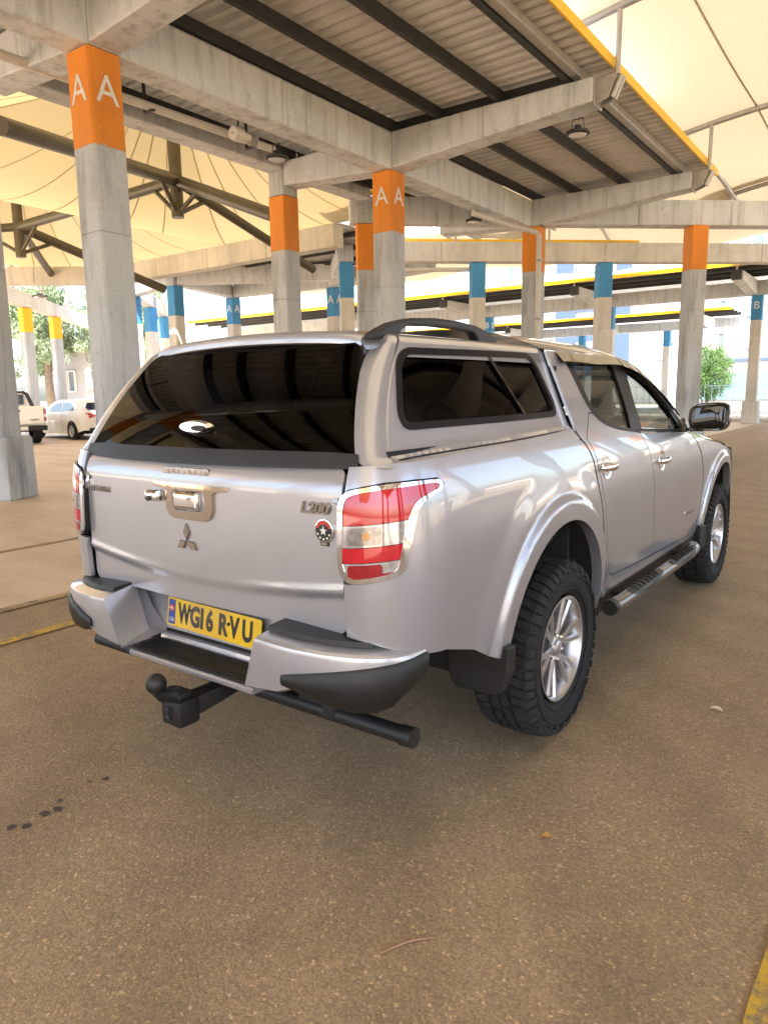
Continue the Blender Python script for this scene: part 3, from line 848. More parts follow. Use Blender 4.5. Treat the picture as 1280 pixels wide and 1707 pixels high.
# ------------------------------------------------------------------ tensile membranes
def strip(parent, pts, w, mat_, name="seam"):
    vs = []; fs = []
    for i, p_ in enumerate(pts):
        a = Vector(pts[max(i - 1, 0)]); b = Vector(pts[min(i + 1, len(pts) - 1)]); d = b - a
        n = Vector((-d.y, d.x, 0)); n = n.normalized() * w / 2 if n.length > 1e-6 else Vector((w / 2, 0, 0))
        P = Vector(p_); vs += [P + n, P - n, P - n - Vector((0, 0, .004)), P + n - Vector((0, 0, .004))]
        if i:
            a_ = 4 * (i - 1); b_ = 4 * i
            for j in range(4): fs.append((a_ + j, a_ + (j + 1) % 4, b_ + (j + 1) % 4, b_ + j))
    return MB().add(vs, fs).obj(name, mat_, parent)
def vz(x, y):
    d = x + 2.35
    t = ((y + 3.25) / 5.56) % 1.0
    return 6.62 + .19 * d - .033 * d * d - .07 * math.sin(math.pi * t) * (1 - ((d - 2.875) / 3.0) ** 2)
vault = empty("membrane_vault"); tag(vault, "cream fabric vault on curved pipes glowing above the truck at upper right", "membrane roof")
xs = [-2.35 + 5.75 * i / 4 for i in range(5)]
ybay = [-3.25 + 5.56 * k for k in range(-4, 5)]
for k in range(len(ybay) - 1):
    for i in range(4):
        n = 8; vs = []; fs = []
        for a in range(n + 1):
            for b in range(n + 1):
                x = xs[i] + (xs[i + 1] - xs[i]) * a / n; y = ybay[k] + (ybay[k + 1] - ybay[k]) * b / n
                vs.append((x, y, vz(x, y)))
                if a and b: q = a * (n + 1) + b; fs.append((q, q - 1, q - n - 2, q - n - 1))
        mesh_obj("membrane_panel", pd("membrane_panel", vs, fs, 180), 'membrane', vault)
    for i in range(1, 4):
        strip(vault, [(xs[i], ybay[k] + (ybay[k + 1] - ybay[k]) * b / 8, vz(xs[i], ybay[k] + (ybay[k + 1] - ybay[k]) * b / 8) - .006) for b in range(9)], .035, 'seam')
for y in ybay:
    MB().tube([(-2.45 + 5.95 * i / 24, y, vz(-2.45 + 5.95 * i / 24, -3.25) - .075) for i in range(25)], .055, 12).obj("arch_pipe", 'steel_light', vault, 60)

def cone_cell(name, lab, cx, cy, x0, x1, y0, y1, zp, zb, mat_, nsec=22, zmast0=5.3, zmast1=None, collar=7.45):
    """conical fabric cell pushed up by a flying mast"""
    root = empty(name); tag(root, lab, "membrane roof")
    def edge_pt(t):
        c, s = math.cos(t), math.sin(t)
        k = 1e9
        if c > 1e-6: k = min(k, (x1 - cx) / c)
        if c < -1e-6: k = min(k, (x0 - cx) / c)
        if s > 1e-6: k = min(k, (y1 - cy) / s)
        if s < -1e-6: k = min(k, (y0 - cy) / s)
        return k
    def P(t, q):
        k = edge_pt(t); r0 = .35; r = r0 + (k - r0) * q
        z = zb + (zp - zb) * (1 - q) ** 1.75
        return (cx + r * math.cos(t), cy + r * math.sin(t), z)
    angs = []
    corners = [math.atan2(b - cy, a - cx) % (2 * math.pi) for a in (x0, x1) for b in (y0, y1)]
    for i in range(nsec):
        a = 2 * math.pi * i / nsec
        c = min(corners, key=lambda q: abs((q - a + math.pi) % (2 * math.pi) - math.pi))
        if abs((c - a + math.pi) % (2 * math.pi) - math.pi) < math.pi / nsec: a = c
        angs.append(a)
    angs = sorted(set(angs))
    for i, a in enumerate(angs):
        b = angs[(i + 1) % len(angs)]
        if b <= a: b += 2 * math.pi
        vs = []; fs = []; n = 4; mq = 12
        for j in range(mq + 1):
            for h in range(n + 1):
                p_ = P(a + (b - a) * h / n, j / mq)
                vs.append(p_)
                if j and h: q = j * (n + 1) + h; fs.append((q, q - 1, q - n - 2, q - n - 1))
        mesh_obj("membrane_panel", pd("membrane_panel", vs, fs, 180), mat_, root)
        strip(root, [tuple(Vector(P(a, j / 14)) - Vector((0, 0, .008))) for j in range(15)], .03, 'seam')
    MB().lathe([(-.05, .36), (-.05, .42), (.05, .42), (.05, .36)], 24, 'z', (cx, cy, zp), True).obj("ring", 'steel_pipe', root)
    MB().tube([(cx, cy, zmast0), (cx, cy, zp + .1)], .135, 16).obj("mast", 'steel_pipe', root, 60)
    if collar: MB().lathe([(-.35, .14), (-.25, .17), (-.1, .30), (-.02, .44), (0, .44), (0, .14)], 24, 'z', (cx, cy, collar)).obj("mast_collar", 'steel_pipe', root, 50)
    return root
N1 = (-11.4, 8.0); N2 = (-18.1, 8.0)
c1 = cone_cell("membrane_cone", "yellow glowing fabric cone above the steel mast left of the middle columns", *N1, -14.7, -8.35, .0, 12.35, 8.4, 5.84, 'membrane_b', zmast0=5.35, collar=None)
c2 = cone_cell("membrane_cone", "yellow glowing fabric cone with flared mast collar at the left edge", *N2, -22.4, -14.7, .0, 12.3, 9.4, 5.84, 'membrane_b', zmast0=5.3)
c4 = cone_cell("membrane_cone", "yellow fabric cone behind the camera, mirrored in the truck's rear window", -11.4, -6.4, -14.7, -8.35, -12.8, -.05, 8.4, 6.05, 'membrane_b', zmast0=5.35, collar=None)
c3 = cone_cell("membrane_cone", "pale fabric cone far left above the yellow topped columns", -27.0, 9.5, -31.5, -22.4, 2.0, 17.0, 9.0, 6.9, 'membrane', zmast0=6.2, collar=None)
def pipe(root, pts, r, name="truss_pipe"):
    return MB().tube(pts, r, 16).obj(name, 'steel_pipe', root, 60)
j1 = (*N1, 6.12); j2 = (*N2, 6.1)
pipe(c1, [(-8.4, 7.9, 4.93), j1], .13); pipe(c1, [(-8.5, 2.7, 5.2), j1], .13); pipe(c1, [j1, (-11.2, 12.2, 4.75)], .11); pipe(c1, [j1, j2], .12)
for q in ((-8.4, 7.9, 4.93), (-8.5, 2.7, 5.2), (-11.2, 12.2, 4.75), j2):
    a = Vector(j1); d = (Vector(q) - a).normalized()
    MB().tube([Vector((*N1, 5.42)), a + d * .75 - Vector((0, 0, .08))], .05, 10).obj("brace", 'steel_pipe', c1, 60)
pipe(c2, [j2, (-17.6, 12.3, 4.85)], .13); pipe(c2, [j2, (-22.2, 11.4, 5.4)], .11); pipe(c2, [j2, (-22.2, 4.0, 5.6)], .11)
for q in ((-17.6, 12.3, 4.85), (-22.2, 11.4, 5.4), (-22.2, 4.0, 5.6), j1):
    a = Vector(j2); d = (Vector(q) - a).normalized()
    MB().tube([Vector((*N2, 5.4)), a + d * .9 - Vector((0, 0, .08))], .05, 10).obj("brace", 'steel_pipe', c2, 60)
for y in (9.0, 10.8):
    MB().tube([(-22.0 - .8 * i, y + .9 * i, 6.3 + .42 * math.sin(i / 5 * 2.6)) for i in range(7)], .06, 8).obj("arch_pipe", 'steel_light', c3, 60)

# membrane fields over the middle and far shelters
def field(lab, x0, x1, y0, y1, z0, rise, nx, ny, mat_='membrane'):
    root = empty("membrane_field"); tag(root, lab, "membrane roof")
    def zf(x, y):
        u = (x - x0) / (x1 - x0); v = (y - y0) / (y1 - y0)
        return z0 + rise * math.sin(math.pi * v) + .12 * math.cos(2 * math.pi * u * nx)
    for i in range(nx):
        for j in range(ny):
            n = 6; vs = []; fs = []
            for a in range(n + 1):
                for b in range(n + 1):
                    x = x0 + (x1 - x0) * (i + a / n) / nx; y = y0 + (y1 - y0) * (j + b / n) / ny
                    vs.append((x, y, zf(x, y)))
                    if a and b: q = a * (n + 1) + b; fs.append((q, q - 1, q - n - 2, q - n - 1))
            mesh_obj("membrane_panel", pd("membrane_panel", vs, fs, 180), mat_, root)
    for i in range(nx + 1):
        x = x0 + (x1 - x0) * i / nx
        MB().tube([(x, y0 + (y1 - y0) * t / 10, zf(x, y0 + (y1 - y0) * t / 10) - .08) for t in range(11)], .06, 8).obj("arch_pipe", 'steel_light', root, 60)
    return root
field("pale fabric roof bay above the diagonal beam between the near and blue shelters", -10.2, -2.34, 11.4, 19.6, 6.45, .2, 3, 2)
field("pale fabric roof bays beyond the diagonal beam behind the truck", -26, 4, 18.5, 26.6, 6.75, 1.1, 5, 3)
field("pale fabric roof bays between the middle and farthest shelters", -34, 4, 33.0, 42.6, 6.75, 1.1, 6, 3)
# ------------------------------------------------------------------ the silver pickup truck
truck = empty("pickup_truck", (0, 0, 0))
tag(truck, "silver double cab pickup truck with hard canopy and yellow number plate, seen from behind", "pickup truck")
PZ = [.30, .40, .50, .62, .80, .95, 1.08, 1.15, 1.19, 1.23, 1.27, 1.33, 1.40, 1.50, 1.60, 1.70, 1.8]
PO = [.10, .060, .036, .020, .006, 0, .003, .009, .018, .030, .044, .068, .098, .140, .183, .227, .272]
_sl = [(PO[1] - PO[0]) / (PZ[1] - PZ[0])] + [(PO[j + 1] - PO[j - 1]) / (PZ[j + 1] - PZ[j - 1]) for j in range(1, len(PZ) - 1)] + [.45]
def prof(z):
    i = 0
    while i < len(PZ) - 2 and z > PZ[i + 1]: i += 1
    h = PZ[i + 1] - PZ[i]; t = (z - PZ[i]) / h
    return (2 * t ** 3 - 3 * t * t + 1) * PO[i] + (t ** 3 - 2 * t * t + t) * _sl[i] * h + (-2 * t ** 3 + 3 * t * t) * PO[i + 1] + (t ** 3 - t * t) * _sl[i + 1] * h
def sst(a, b, x):
    t = max(0., min(1., (x - a) / (b - a))); return t * t * (3 - 2 * t)
AC = ((-.06, .46), (3.0, .46)); AR = .485; ARS = (.485, .465)
def side(s, z):
    if s >= -.95:
        x = .885 - .10 * max(0, (s - 3.0) / .8) ** 2; y = s; nx, ny = 1, 0
    else:
        f = min(1, (-.95 - s) / .38) * math.pi / 2; c = max(0, math.cos(f)); sn = math.sin(f); e = 2 / 2.5
        x = .655 + .23 * c ** e; y = -.95 - .275 * sn ** e
        gx, gy = c ** (2 - e) / .23, -sn ** (2 - e) / .275; g_ = math.hypot(gx, gy); nx, ny = gx / g_, gy / g_
    o = prof(z)
    fl = 0
    for (cy, cz), (fa, fb, fc) in zip(AC, ((.555, .605, .75), (.515, .560, .60))):
        r = math.hypot(s - cy, z - cz) if z > cz else abs(s - cy) + .15 * (cz - z)
        k = 1 - sst(fa, fb, r)
        fl = max(fl, .023 * k + (.010 if fc > .7 else 0) * (1 - sst(.60, .75, r)))
    o -= fl
    # shallow dished band under the shoulder
    o += .002 * math.exp(-((z - 1.10) / .05) ** 2) * sst(-1.0, -.7, s)
    if z < .66 and s > .5 and s < 2.45: o -= .010 * sst(.70, .60, z) if False else 0
    return (x - nx * o, y - ny * o, z)
def arch(i, r=None, n=26, a0=200, a1=-20):
    cy, cz = AC[i]; r = (r or AR) - AR + ARS[i]
    return arc(cy, cz, r, a0, a1, n)
P_ = 'paint'
# bed side (with a notch for the tail lamp)
LAMP = [(-1.322, .912), (-1.325, 1.05), (-1.328, 1.165), (-1.305, 1.192), (-1.26, 1.202), (-1.18, 1.214), (-1.06, 1.218), (-.972, 1.216), (-.958, 1.202), (-.966, 1.184), (-1.01, 1.172), (-1.052, 1.154), (-1.072, 1.125), (-1.084, 1.085), (-1.10, 1.022), (-1.110, .975), (-1.122, .957), (-1.15, .942), (-1.225, .926)]
ar = arch(0, a0=192, a1=-8)
bed = [(-1.319, .742), (-1.319, .905), (-1.322, .912)] + LAMP[:0:-1] + [(-1.319, 1.18), (-1.319, 1.262), (-1.15, 1.272), (-.8, 1.282), (-.4, 1.292), (0, 1.306), (.15, 1.316), (.185, 1.292), (.215, 1.266), (.262, 1.232), (.290, 1.195), (.318, 1.128), (.350, 1.05), (.378, .98), (.404, .90), (.428, .80), (.438, .70), (.438, .53), (.424, .50)] + ar[::-1][1:-1] + [(-.545, .50), (-.60, .52), (-.66, .545), (-.76, .60), (-.95, .66), (-1.12, .70), (-1.23, .73)]
bed_o = patch("bed_side", side, bed, P_, truck, res=.0125, edge=.02)
mirror(bed_o)
# turned-in flange of the wheel arches
def flange(i, mat_='paint', depth=.05):
    pts = arch(i, a0=183, a1=-3, n=36); vs = []; fs = []
    for k, (s, z) in enumerate(pts):
        P = Vector(side(s, z)); cy, cz = AC[i]; d = Vector((0, s - cy, z - cz)).normalized()
        vs += [P, P + Vector((-.012, 0, 0)) + d * .0, P + Vector((-depth, 0, 0)) + d * .006]
        if k: a = 3 * (k - 1); fs += [(a, a + 1, a + 4, a + 3), (a + 1, a + 2, a + 5, a + 4)]
    o = MB().add(vs, fs).obj("arch_flange", mat_, truck, 60); mirror(o)
flange(0); flange(1)
for i in (0, 1):      # wheel wells
    mb = MB(); vs = []; fs = []
    pts = arch(i, r=AR + .012, a0=186, a1=-6, n=30)
    for k, (s, z) in enumerate(pts):
        vs += [(.872, s, z), (.46, s, z)]
        if k: a = 2 * (k - 1); fs.append((a, a + 1, a + 3, a + 2))
    o = mb.add(vs, fs).obj("wheel_well", 'dark', truck, 60); mirror(o)

# cab: pillar, doors, front wing
RD = [(.300, 1.262), (.335, 1.205), (.362, 1.14), (.395, 1.07), (.430, .98), (.462, .88), (.505, .74), (.545, .64), (.580, .592), (.63, .566), (.69, .556), (1.02, .541), (1.351, .526), (1.325, .62), (1.290, .74), (1.262, .86), (1.235, .97), (1.195, 1.07), (1.140, 1.155), (1.085, 1.215), (1.05, 1.2455)]
JC = [(1.0, 1.2565), (.88, 1.266), (.76, 1.279), (.66, 1.294), (.58, 1.312), (.52, 1.335), (.475, 1.365), (.445, 1.402), (.425, 1.45), (.41, 1.50), (.395, 1.55), (.38, 1.597)]
rdoor = RD + JC[:7] + [(.43, 1.372), (.375, 1.328), (.325, 1.29)]
rd_o = patch("rear_door", side, rdoor, P_, truck, res=.016); rd_m = mirror(rd_o)
fdoor = [(1.351, .526)] + [(1.8, .508), (2.2, .493), (2.30, .500), (2.36, .535), (2.405, .60), (2.432, .70), (2.428, .80), (2.40, .90), (2.355, .99), (2.30, 1.06), (2.2, 1.13), (2.12, 1.17), (2.055, 1.193), (1.9, 1.2035), (1.6, 1.2205), (1.3, 1.2365)] + RD[:12:-1]
fd_o = patch("front_door", side, fdoor, P_, truck, res=.018); fd_m = mirror(fd_o)
ROOF_E = [(1.15, 1.648), (1.30, 1.632), (1.42, 1.602), (1.54, 1.558), (1.66, 1.50), (1.78, 1.425), (1.90, 1.335), (2.02, 1.235), (2.09, 1.185)]
pillar = [(.205, 1.30), (.225, 1.268), (.270, 1.233), (.300, 1.195), (.328, 1.128), (.360, 1.05), (.388, .98), (.414, .90), (.440, .80), (.450, .70), (.450, .52), (.465, .49), (.60, .478)] + [(2.30, .455), (2.40, .47), (2.44, .50), (2.42, .55), (2.36, .535), (2.30, .500), (2.2, .493)] + [(1.8, .508), (1.351, .526), (1.02, .541), (.69, .556)] + RD[9::-1] + [(.325, 1.29), (.375, 1.328), (.43, 1.372), (.475, 1.365)] + JC[7:] + [(.42, 1.612), (1.13, 1.622), (1.28, 1.606), (1.40, 1.574), (1.52, 1.530), (1.63, 1.476), (1.74, 1.405), (1.85, 1.322), (1.95, 1.240), (2.00, 1.1985), (2.055, 1.193)] + ROOF_E[::-1] + [(.9, 1.652), (.6, 1.652), (.205, 1.65)]
pl_o = patch("cab_frame", side, pillar, P_, truck, res=.03); mirror(pl_o)
far_ = arch(1, a0=178, a1=20)
wing = [(2.44, .50), (2.436, .60), (2.450, .70), (2.446, .80), (2.418, .90), (2.373, .99), (2.318, 1.06), (2.22, 1.125), (2.14, 1.165), (2.09, 1.185), (2.2, 1.165), (2.5, 1.125), (2.8, 1.09), (3.1, 1.04), (3.4, .985), (3.6, .94), (3.62, .80), (3.62, .60), (3.52, .52), (3.50, .50)] + arch(1, a0=8, a1=172)[1:-1] + [(2.50, .48)]
wg_o = patch("front_wing", side, wing, P_, truck, res=.0135); mirror(wg_o)
# dark liner behind the panel gaps
def side_in(s, z):
    x, y, z = side(s, z); return (x - .02, y, z)
liner = [(-.94, .70), (-.94, 1.24), (.15, 1.28), (.42, 1.262), (1.04, 1.235), (2.04, 1.18), (2.5, 1.10), (3.5, .93), (3.5, .6)] + arch(1, r=AR + .006, a0=15, a1=165) + [(2.42, .47), (.47, .49)] + arch(0, r=AR + .006, a0=5, a1=178) + [(-.6, .55)]
ln_o = patch("inner_panel", side_in, liner, 'dark', truck, res=.06, edge=0); mirror(ln_o)

# side glass, black window frames
def g_off(d):
    def f(s, z):
        x, y, z_ = side(s, z); return (x - d, y, z_)
    return f
rg = [(.475, 1.60), (.484, 1.53), (.495, 1.47), (.508, 1.42), (.53, 1.385), (.575, 1.350), (.63, 1.326), (.70, 1.307), (.80, 1.291), (.95, 1.2755), (.985, 1.34), (1.005, 1.41), (1.02, 1.50), (1.035, 1.607)]
fg = [(1.125, 1.264), (1.5, 1.246), (1.80, 1.232), (1.86, 1.236), (1.80, 1.305), (1.73, 1.365), (1.64, 1.432), (1.54, 1.49), (1.43, 1.535), (1.33, 1.566), (1.22, 1.585), (1.195, 1.50), (1.165, 1.40), (1.145, 1.32)]
opening = [(1.05, 1.2455)] + JC + [(.42, 1.612), (1.13, 1.622), (1.28, 1.606), (1.40, 1.574), (1.52, 1.530), (1.63, 1.476), (1.74, 1.405), (1.85, 1.322), (1.95, 1.240), (2.00, 1.1985), (1.9, 1.2035), (1.6, 1.2205), (1.3, 1.2365)]
wf_o = patch("window_frame", g_off(.006), opening, 'black_satin', truck, holes=[rg, fg], res=.03, inset=.001, edge=.03); mirror(wf_o)
rg_o = patch("window_glass", g_off(.016), offset_poly(rg, -.006), 'glass_rear', rd_o, res=.05, edge=0)
fg_o = patch("window_glass", g_off(.016), offset_poly(fg, -.006), 'glass_cab', fd_o, res=.05, edge=0)
mirror(rg_o, rd_m); mirror(fg_o, fd_m)
# chrome waist strip, split line of the pillar
def rail_strip(pts, w, off, mat_, name, parent=truck, f=side):
    vs = []; fs = []
    for k, (s, z) in enumerate(pts):
        x, y, z_ = f(s, z); x2, y2, z2 = f(s, z + w)
        vs += [(x, y, z_), (x + off, y, z_ + w * .15), (x2 + off, y2, z2 - w * .15), (x2, y2, z2)]
        if k:
            a = 4 * (k - 1)
            for j in range(3): fs.append((a + j, a + j + 1, a + j + 5, a + j + 4))
    return MB().add(vs, fs).obj(name, mat_, parent, 50)
mirror(rail_strip([(2.0 - i * .05, 1.1975 + i * .05 * .0505) for i in range(20)], .007, .004, 'chrome', "waist_strip"))
# wind deflectors over the doors
def visor(pts, drop, name):
    vs = []; fs = []
    for k, (s, z) in enumerate(pts):
        x, y, z_ = side(s, z)
        x2, _, z2 = side(s, z - drop)
        vs += [(x + .001, y, z_), (x + .016, y, z_ - drop * .3), (x2 + .022, y, z2 + .004), (x2 + .019, y, z2), (x2 + .010, y, z2 + .004)]
        if k:
            a = 5 * (k - 1)
            for j in range(4): fs.append((a + j, a + j + 1, a + j + 6, a + j + 5))
    return MB().add(vs, fs).obj(name, 'black_gloss', truck, 50)
mirror(visor([(.30 + .09 * i, 1.648 + .003 * math.sin(i)) for i in range(10)], .050, "wind_deflector"))
mirror(visor([(1.14, 1.640), (1.25, 1.630), (1.36, 1.61), (1.47, 1.578), (1.58, 1.533), (1.68, 1.482), (1.78, 1.418), (1.86, 1.357)], .048, "wind_deflector"))

# cab roof and windscreen: sections between the two roof edges
def edge_z(y):
    pts = [(.1, 1.65), (.9, 1.652)] + ROOF_E
    for (a, za), (b, zb_) in zip(pts, pts[1:]):
        if y <= b: return za + (zb_ - za) * max(0, (y - a) / (b - a))
    return pts[-1][1]
def roofs(y, w):
    """w: 0 at the edge .. 1 at the middle"""
    z0 = edge_z(y); x0 = side(y, z0)[0]
    a = sst(1.2, 2.1, y)
    rise = .122 * (1 - a) + .10 * a
    fwd = .0 if y < 1.2 else .26 * a
    u = 1 - w
    h = (1 - abs(u) ** 2.6)
    k = max(0.0, 1 - w / .16)
    x = x0 * u
    return (x, y + fwd * (1 - u * u), z0 + rise * h - .0 * k)
rf = [(.20, 0), (1.34, 0), (1.34, 1.0), (.20, 1.0)]
def rect_patch(name, f, u0, u1, v0, v1, nu, nv, mat_, parent, thick=0, both=True):
    vs = []; fs = []
    for i in range(nu + 1):
        for j in range(nv + 1):
            vs.append(f(u0 + (u1 - u0) * i / nu, v0 + (v1 - v0) * j / nv))
            if i and j: q = i * (nv + 1) + j; fs.append((q, q - 1, q - nv - 2, q - nv - 1))
    return MB().add(vs, fs).obj(name, mat_, parent, 60)
rect_patch("cab_roof", roofs, .20, 1.36, 0, 2, 20, 40, P_, truck)
ws = rect_patch("windscreen", roofs, 1.40, 2.07, .06, 1.94, 14, 36, 'glass_screen', truck)
rect_patch("windscreen_surround", roofs, 1.355, 1.405, 0, 2, 3, 40, 'black_gloss', truck)
for a, b in ((0, .065), (1.935, 2)): rect_patch("pillar_trim", roofs, 1.40, 2.09, a, b, 14, 3, 'paint', truck)
# cab back wall (below the rear screen) and floor
cb = MB()
cb.box((-.80, .215, .62), (.80, .235, 1.30)); cb.box((-.66, .215, 1.58), (.66, .235, 1.66))
for s in (-1, 1): cb.box((min(s * .58, s * .72), .215, 1.30), (max(s * .58, s * .72), .235, 1.58))
cb.obj("cab_back", 'dark', truck)
MB().box((-.60, .224, 1.30), (.60, .228, 1.58)).obj("back_screen", 'glass_cab', truck)
MB().box((-.80, .24, .56), (.80, 2.4, .62)).obj("cab_floor", 'dark', truck)
# bonnet and front end
def hood(x, y):
    k = (y - 2.05) / 1.6
    return (x, y, 1.20 - .06 * k - .12 * k ** 3 + .03 * (1 - (x / .8) ** 2) - (.05 * sst(.62, .84, abs(x))))
vs = []; fs = []
for i in range(17):
    for j in range(25):
        y = 2.04 + 1.72 * i / 16; xm = side(min(y, 3.6), 1.0)[0] - .035 - .12 * sst(3.4, 3.76, y); x = -xm + 2 * xm * j / 24
        vs.append(hood(x, y + .10 * (1 - (x / .85) ** 2)))
        if i and j: q = i * 25 + j; fs.append((q, q - 1, q - 26, q - 25))
MB().add(vs, fs).obj("bonnet", P_, truck, 60)
MB().loft([[(x, 3.60 + .20 * (1 - (x / .9) ** 2) - dz, z) for z, dz in ((.42, .06), (.55, 0), (.75, 0), (.92, .02), (1.0, .08))] for x in [-.84 + .07 * i for i in range(25)]], closed=False, caps=False).obj("front_bumper", P_, truck, 40)
MB().box((-.42, 3.795, .62), (.42, 3.83, .92)).obj("grille", 'chrome', truck, None, .01)
for s in (-1, 1): MB().box((min(s * .48, s * .80), 3.66, .78), (max(s * .48, s * .80), 3.76, .93)).obj("headlight", 'lens_clear', truck, None, .02)
# interior
def rbox(a, b, bev, name, mat_, parent, seg=3):
    return MB().box(a, b).obj(name, mat_, parent, 40, bev, seg)
for s in (-1, 1):
    x = .36 * s
    rbox((x - .25, 1.12, .62), (x + .25, 1.62, .90), .06, "seat_cushion", 'seat', truck)
    MB().loft([[(x - w, y, z), (x + w, y, z), (x + w * .96, y + .11, z), (x - w * .96, y + .11, z)] for w, y, z in ((.24, 1.04, .82), (.25, .98, 1.05), (.235, .92, 1.25), (.17, .89, 1.34))]).obj("seat_back", 'seat', truck, 40, .03, 3)
    hr = MB().lathe([(-.05, .055), (-.05, .12), (.05, .12), (.05, .055)], 20, 'y', (0, 0, 0), True).obj("head_rest", 'seat_grey', truck, 50, loc=(x, .93, 1.455))
    hr.scale = (1.12, 1, .86)
    MB().tube([(x - .06, .92, 1.33), (x - .06, .92, 1.38)], .008, 6).tube([(x + .06, .92, 1.33), (x + .06, .92, 1.38)], .008, 6).obj("head_rest_post", 'chrome', truck)
rbox((-.68, .30, .62), (.68, .80, .90), .06, "seat_cushion", 'seat', truck)
rbox((-.68, .26, .85), (.68, .40, 1.28), .05, "seat_back", 'seat', truck)
rbox((-.76, 2.0, .85), (.76, 2.42, 1.17), .06, "dashboard", 'seat', truck)
MB().add([v for v in [(.36 + .17 * math.cos(t) , 1.80 + .07 * math.sin(t), 1.12 + .16 * math.sin(t)) for t in [2 * math.pi * i / 24 for i in range(25)]]], []).v
MB().tube([(.36 + .18 * math.cos(2 * math.pi * i / 24), 1.78 - .08 * math.sin(2 * math.pi * i / 24), 1.12 + .16 * math.sin(2 * math.pi * i / 24)) for i in range(25)], .014, 8).obj("steering_wheel", 'seat', truck, 60)
rbox((-.10, 2.02, 1.43), (.10, 2.05, 1.50), .015, "rear_view_mirror", 'black_gloss', truck)

# ---- hard canopy
def can_sec():
    pts = []
    z = 1.30
    pts = [(.800 - .40 * (z - 1.30), z) for z in (1.258, 1.270, 1.28, 1.29, 1.302, 1.32, 1.34, 1.38, 1.42, 1.46, 1.50, 1.54, 1.59, 1.632)]
    pts = [(x + .020 * math.exp(-(z_ - 1.266) / .012), z_) for x, z_ in pts]
    p0, p1, p2 = pts[-1], (.655, 1.664), (.600, 1.672)
    for i in range(1, 9):
        t = i / 8; pts.append(((1 - t) ** 2 * p0[0] + 2 * t * (1 - t) * p1[0] + t * t * p2[0], (1 - t) ** 2 * p0[1] + 2 * t * (1 - t) * p1[1] + t * t * p2[1]))
    for i in range(1, 11):
        x = .600 * (1 - i / 10); pts.append((x, 1.672 + .026 * (1 - (x / .600) ** 2)))
    return pts
CS = can_sec()
CN = []
for i in range(len(CS)):
    a, b = CS[max(i - 1, 0)], CS[min(i + 1, len(CS) - 1)]
    d = (b[0] - a[0], b[1] - a[1]); L = math.hypot(*d); CN.append((d[1] / L, -d[0] / L))
def yr(z): return -1.150 + .43 * (z - 1.30) + .80 * (z - 1.30) ** 2
RC = .078; TX = .055
def tpf(y): return 1 - .062 * sst(.25, 1.0, -y)
def rail_z(y): return 1.266 + .036 * max(0, y + 1.10) / 1.3
def cside(y, z):
    """flat side of the canopy as heightfield x(y,z), z<=1.6"""
    x = .800 - .40 * (z - 1.30) + .020 * math.exp(-max(0, z - rail_z(y)) / .012); x *= tpf(y)
    return (x, y, z)
def round_poly(pts, r, n=7):
    out = []
    for i in range(len(pts)):
        a, b, c = pts[i - 1], pts[i], pts[(i + 1) % len(pts)]
        def to(q):
            L = math.hypot(q[0] - b[0], q[1] - b[1]); k = min(.45, r / L); return (b[0] + (q[0] - b[0]) * k, b[1] + (q[1] - b[1]) * k)
        p0, p2 = to(a), to(c)
        for j in range(n + 1):
            t = j / n; out.append(((1 - t) ** 2 * p0[0] + 2 * t * (1 - t) * b[0] + t * t * p2[0], (1 - t) ** 2 * p0[1] + 2 * t * (1 - t) * b[1] + t * t * p2[1]))
    return out
WIN = round_poly([(-.990, 1.366), (.135, 1.374), (.070, 1.623), (-.872, 1.612)], .075)
can = patch("canopy", cside, [(yr(1.28) + TX + .012, 1.262), (-.8, rail_z(-.8) - .005), (-.4, rail_z(-.4) - .005), (0, rail_z(0) - .005), (.205, rail_z(.205) - .005), (.205, 1.632), (yr(1.632) + TX + .012, 1.632), (yr(1.60) + TX + .012, 1.60), (yr(1.55) + TX + .012, 1.55), (yr(1.50) + TX + .012, 1.50), (yr(1.45) + TX + .012, 1.45), (yr(1.40) + TX + .012, 1.40), (yr(1.36) + TX + .012, 1.36), (yr(1.32) + TX + .012, 1.32)], P_, truck, holes=[WIN], res=.02, edge=.02, inset=0)
tag(can, "silver hard canopy over the truck bed")
canL = mirror(can)
# corner, roof of the canopy
vs = []; fs = []; nc = 10; K = len(CS)
for i in range(K):
    (x, z), (nx, nz) = CS[i], CN[i]
    k_ = sst(1.54, 1.67, z); nx, nz = 1 + (nx - 1) * k_, nz * k_
    for j in range(nc + 1):
        f = math.pi / 2 * (j / nc)
        f2 = math.pi / 2 - f; e_ = 2 / 3.4; t = TX * (1 - max(0., math.cos(f)) ** e_); o = RC * (1 - max(0., math.cos(f2)) ** e_)
        vs.append((x * tpf(yr(z) + t) - nx * o, yr(z) + t, z - nz * o))
        if j == 0: vs.insert(len(vs) - 1, (x * tpf(yr(z) + TX + .012), yr(z) + TX + .012, z))
nc += 1
for i in range(1, K):
    for j in range(1, nc + 1):
        q = i * (nc + 1) + j; fs.append((q, q - 1, q - nc - 2, q - nc - 1))
cor = MB().add(vs, fs).obj("canopy_corner", P_, can, 80); mirror(cor, can)
vs = []; fs = []
for i in range(12, K):
    (x, z) = CS[i]
    for j in range(17):
        y0 = yr(z) + TX + .012; y = y0 + (.205 - y0) * j / 16
        vs.append((x * tpf(y), y, z))
        if i > 12 and j: q = (i - 12) * 17 + j; fs.append((q, q - 1, q - 18, q - 17))
rfc = MB().add(vs, fs).obj("canopy_roof", P_, can, 80); mirror(rfc, can)
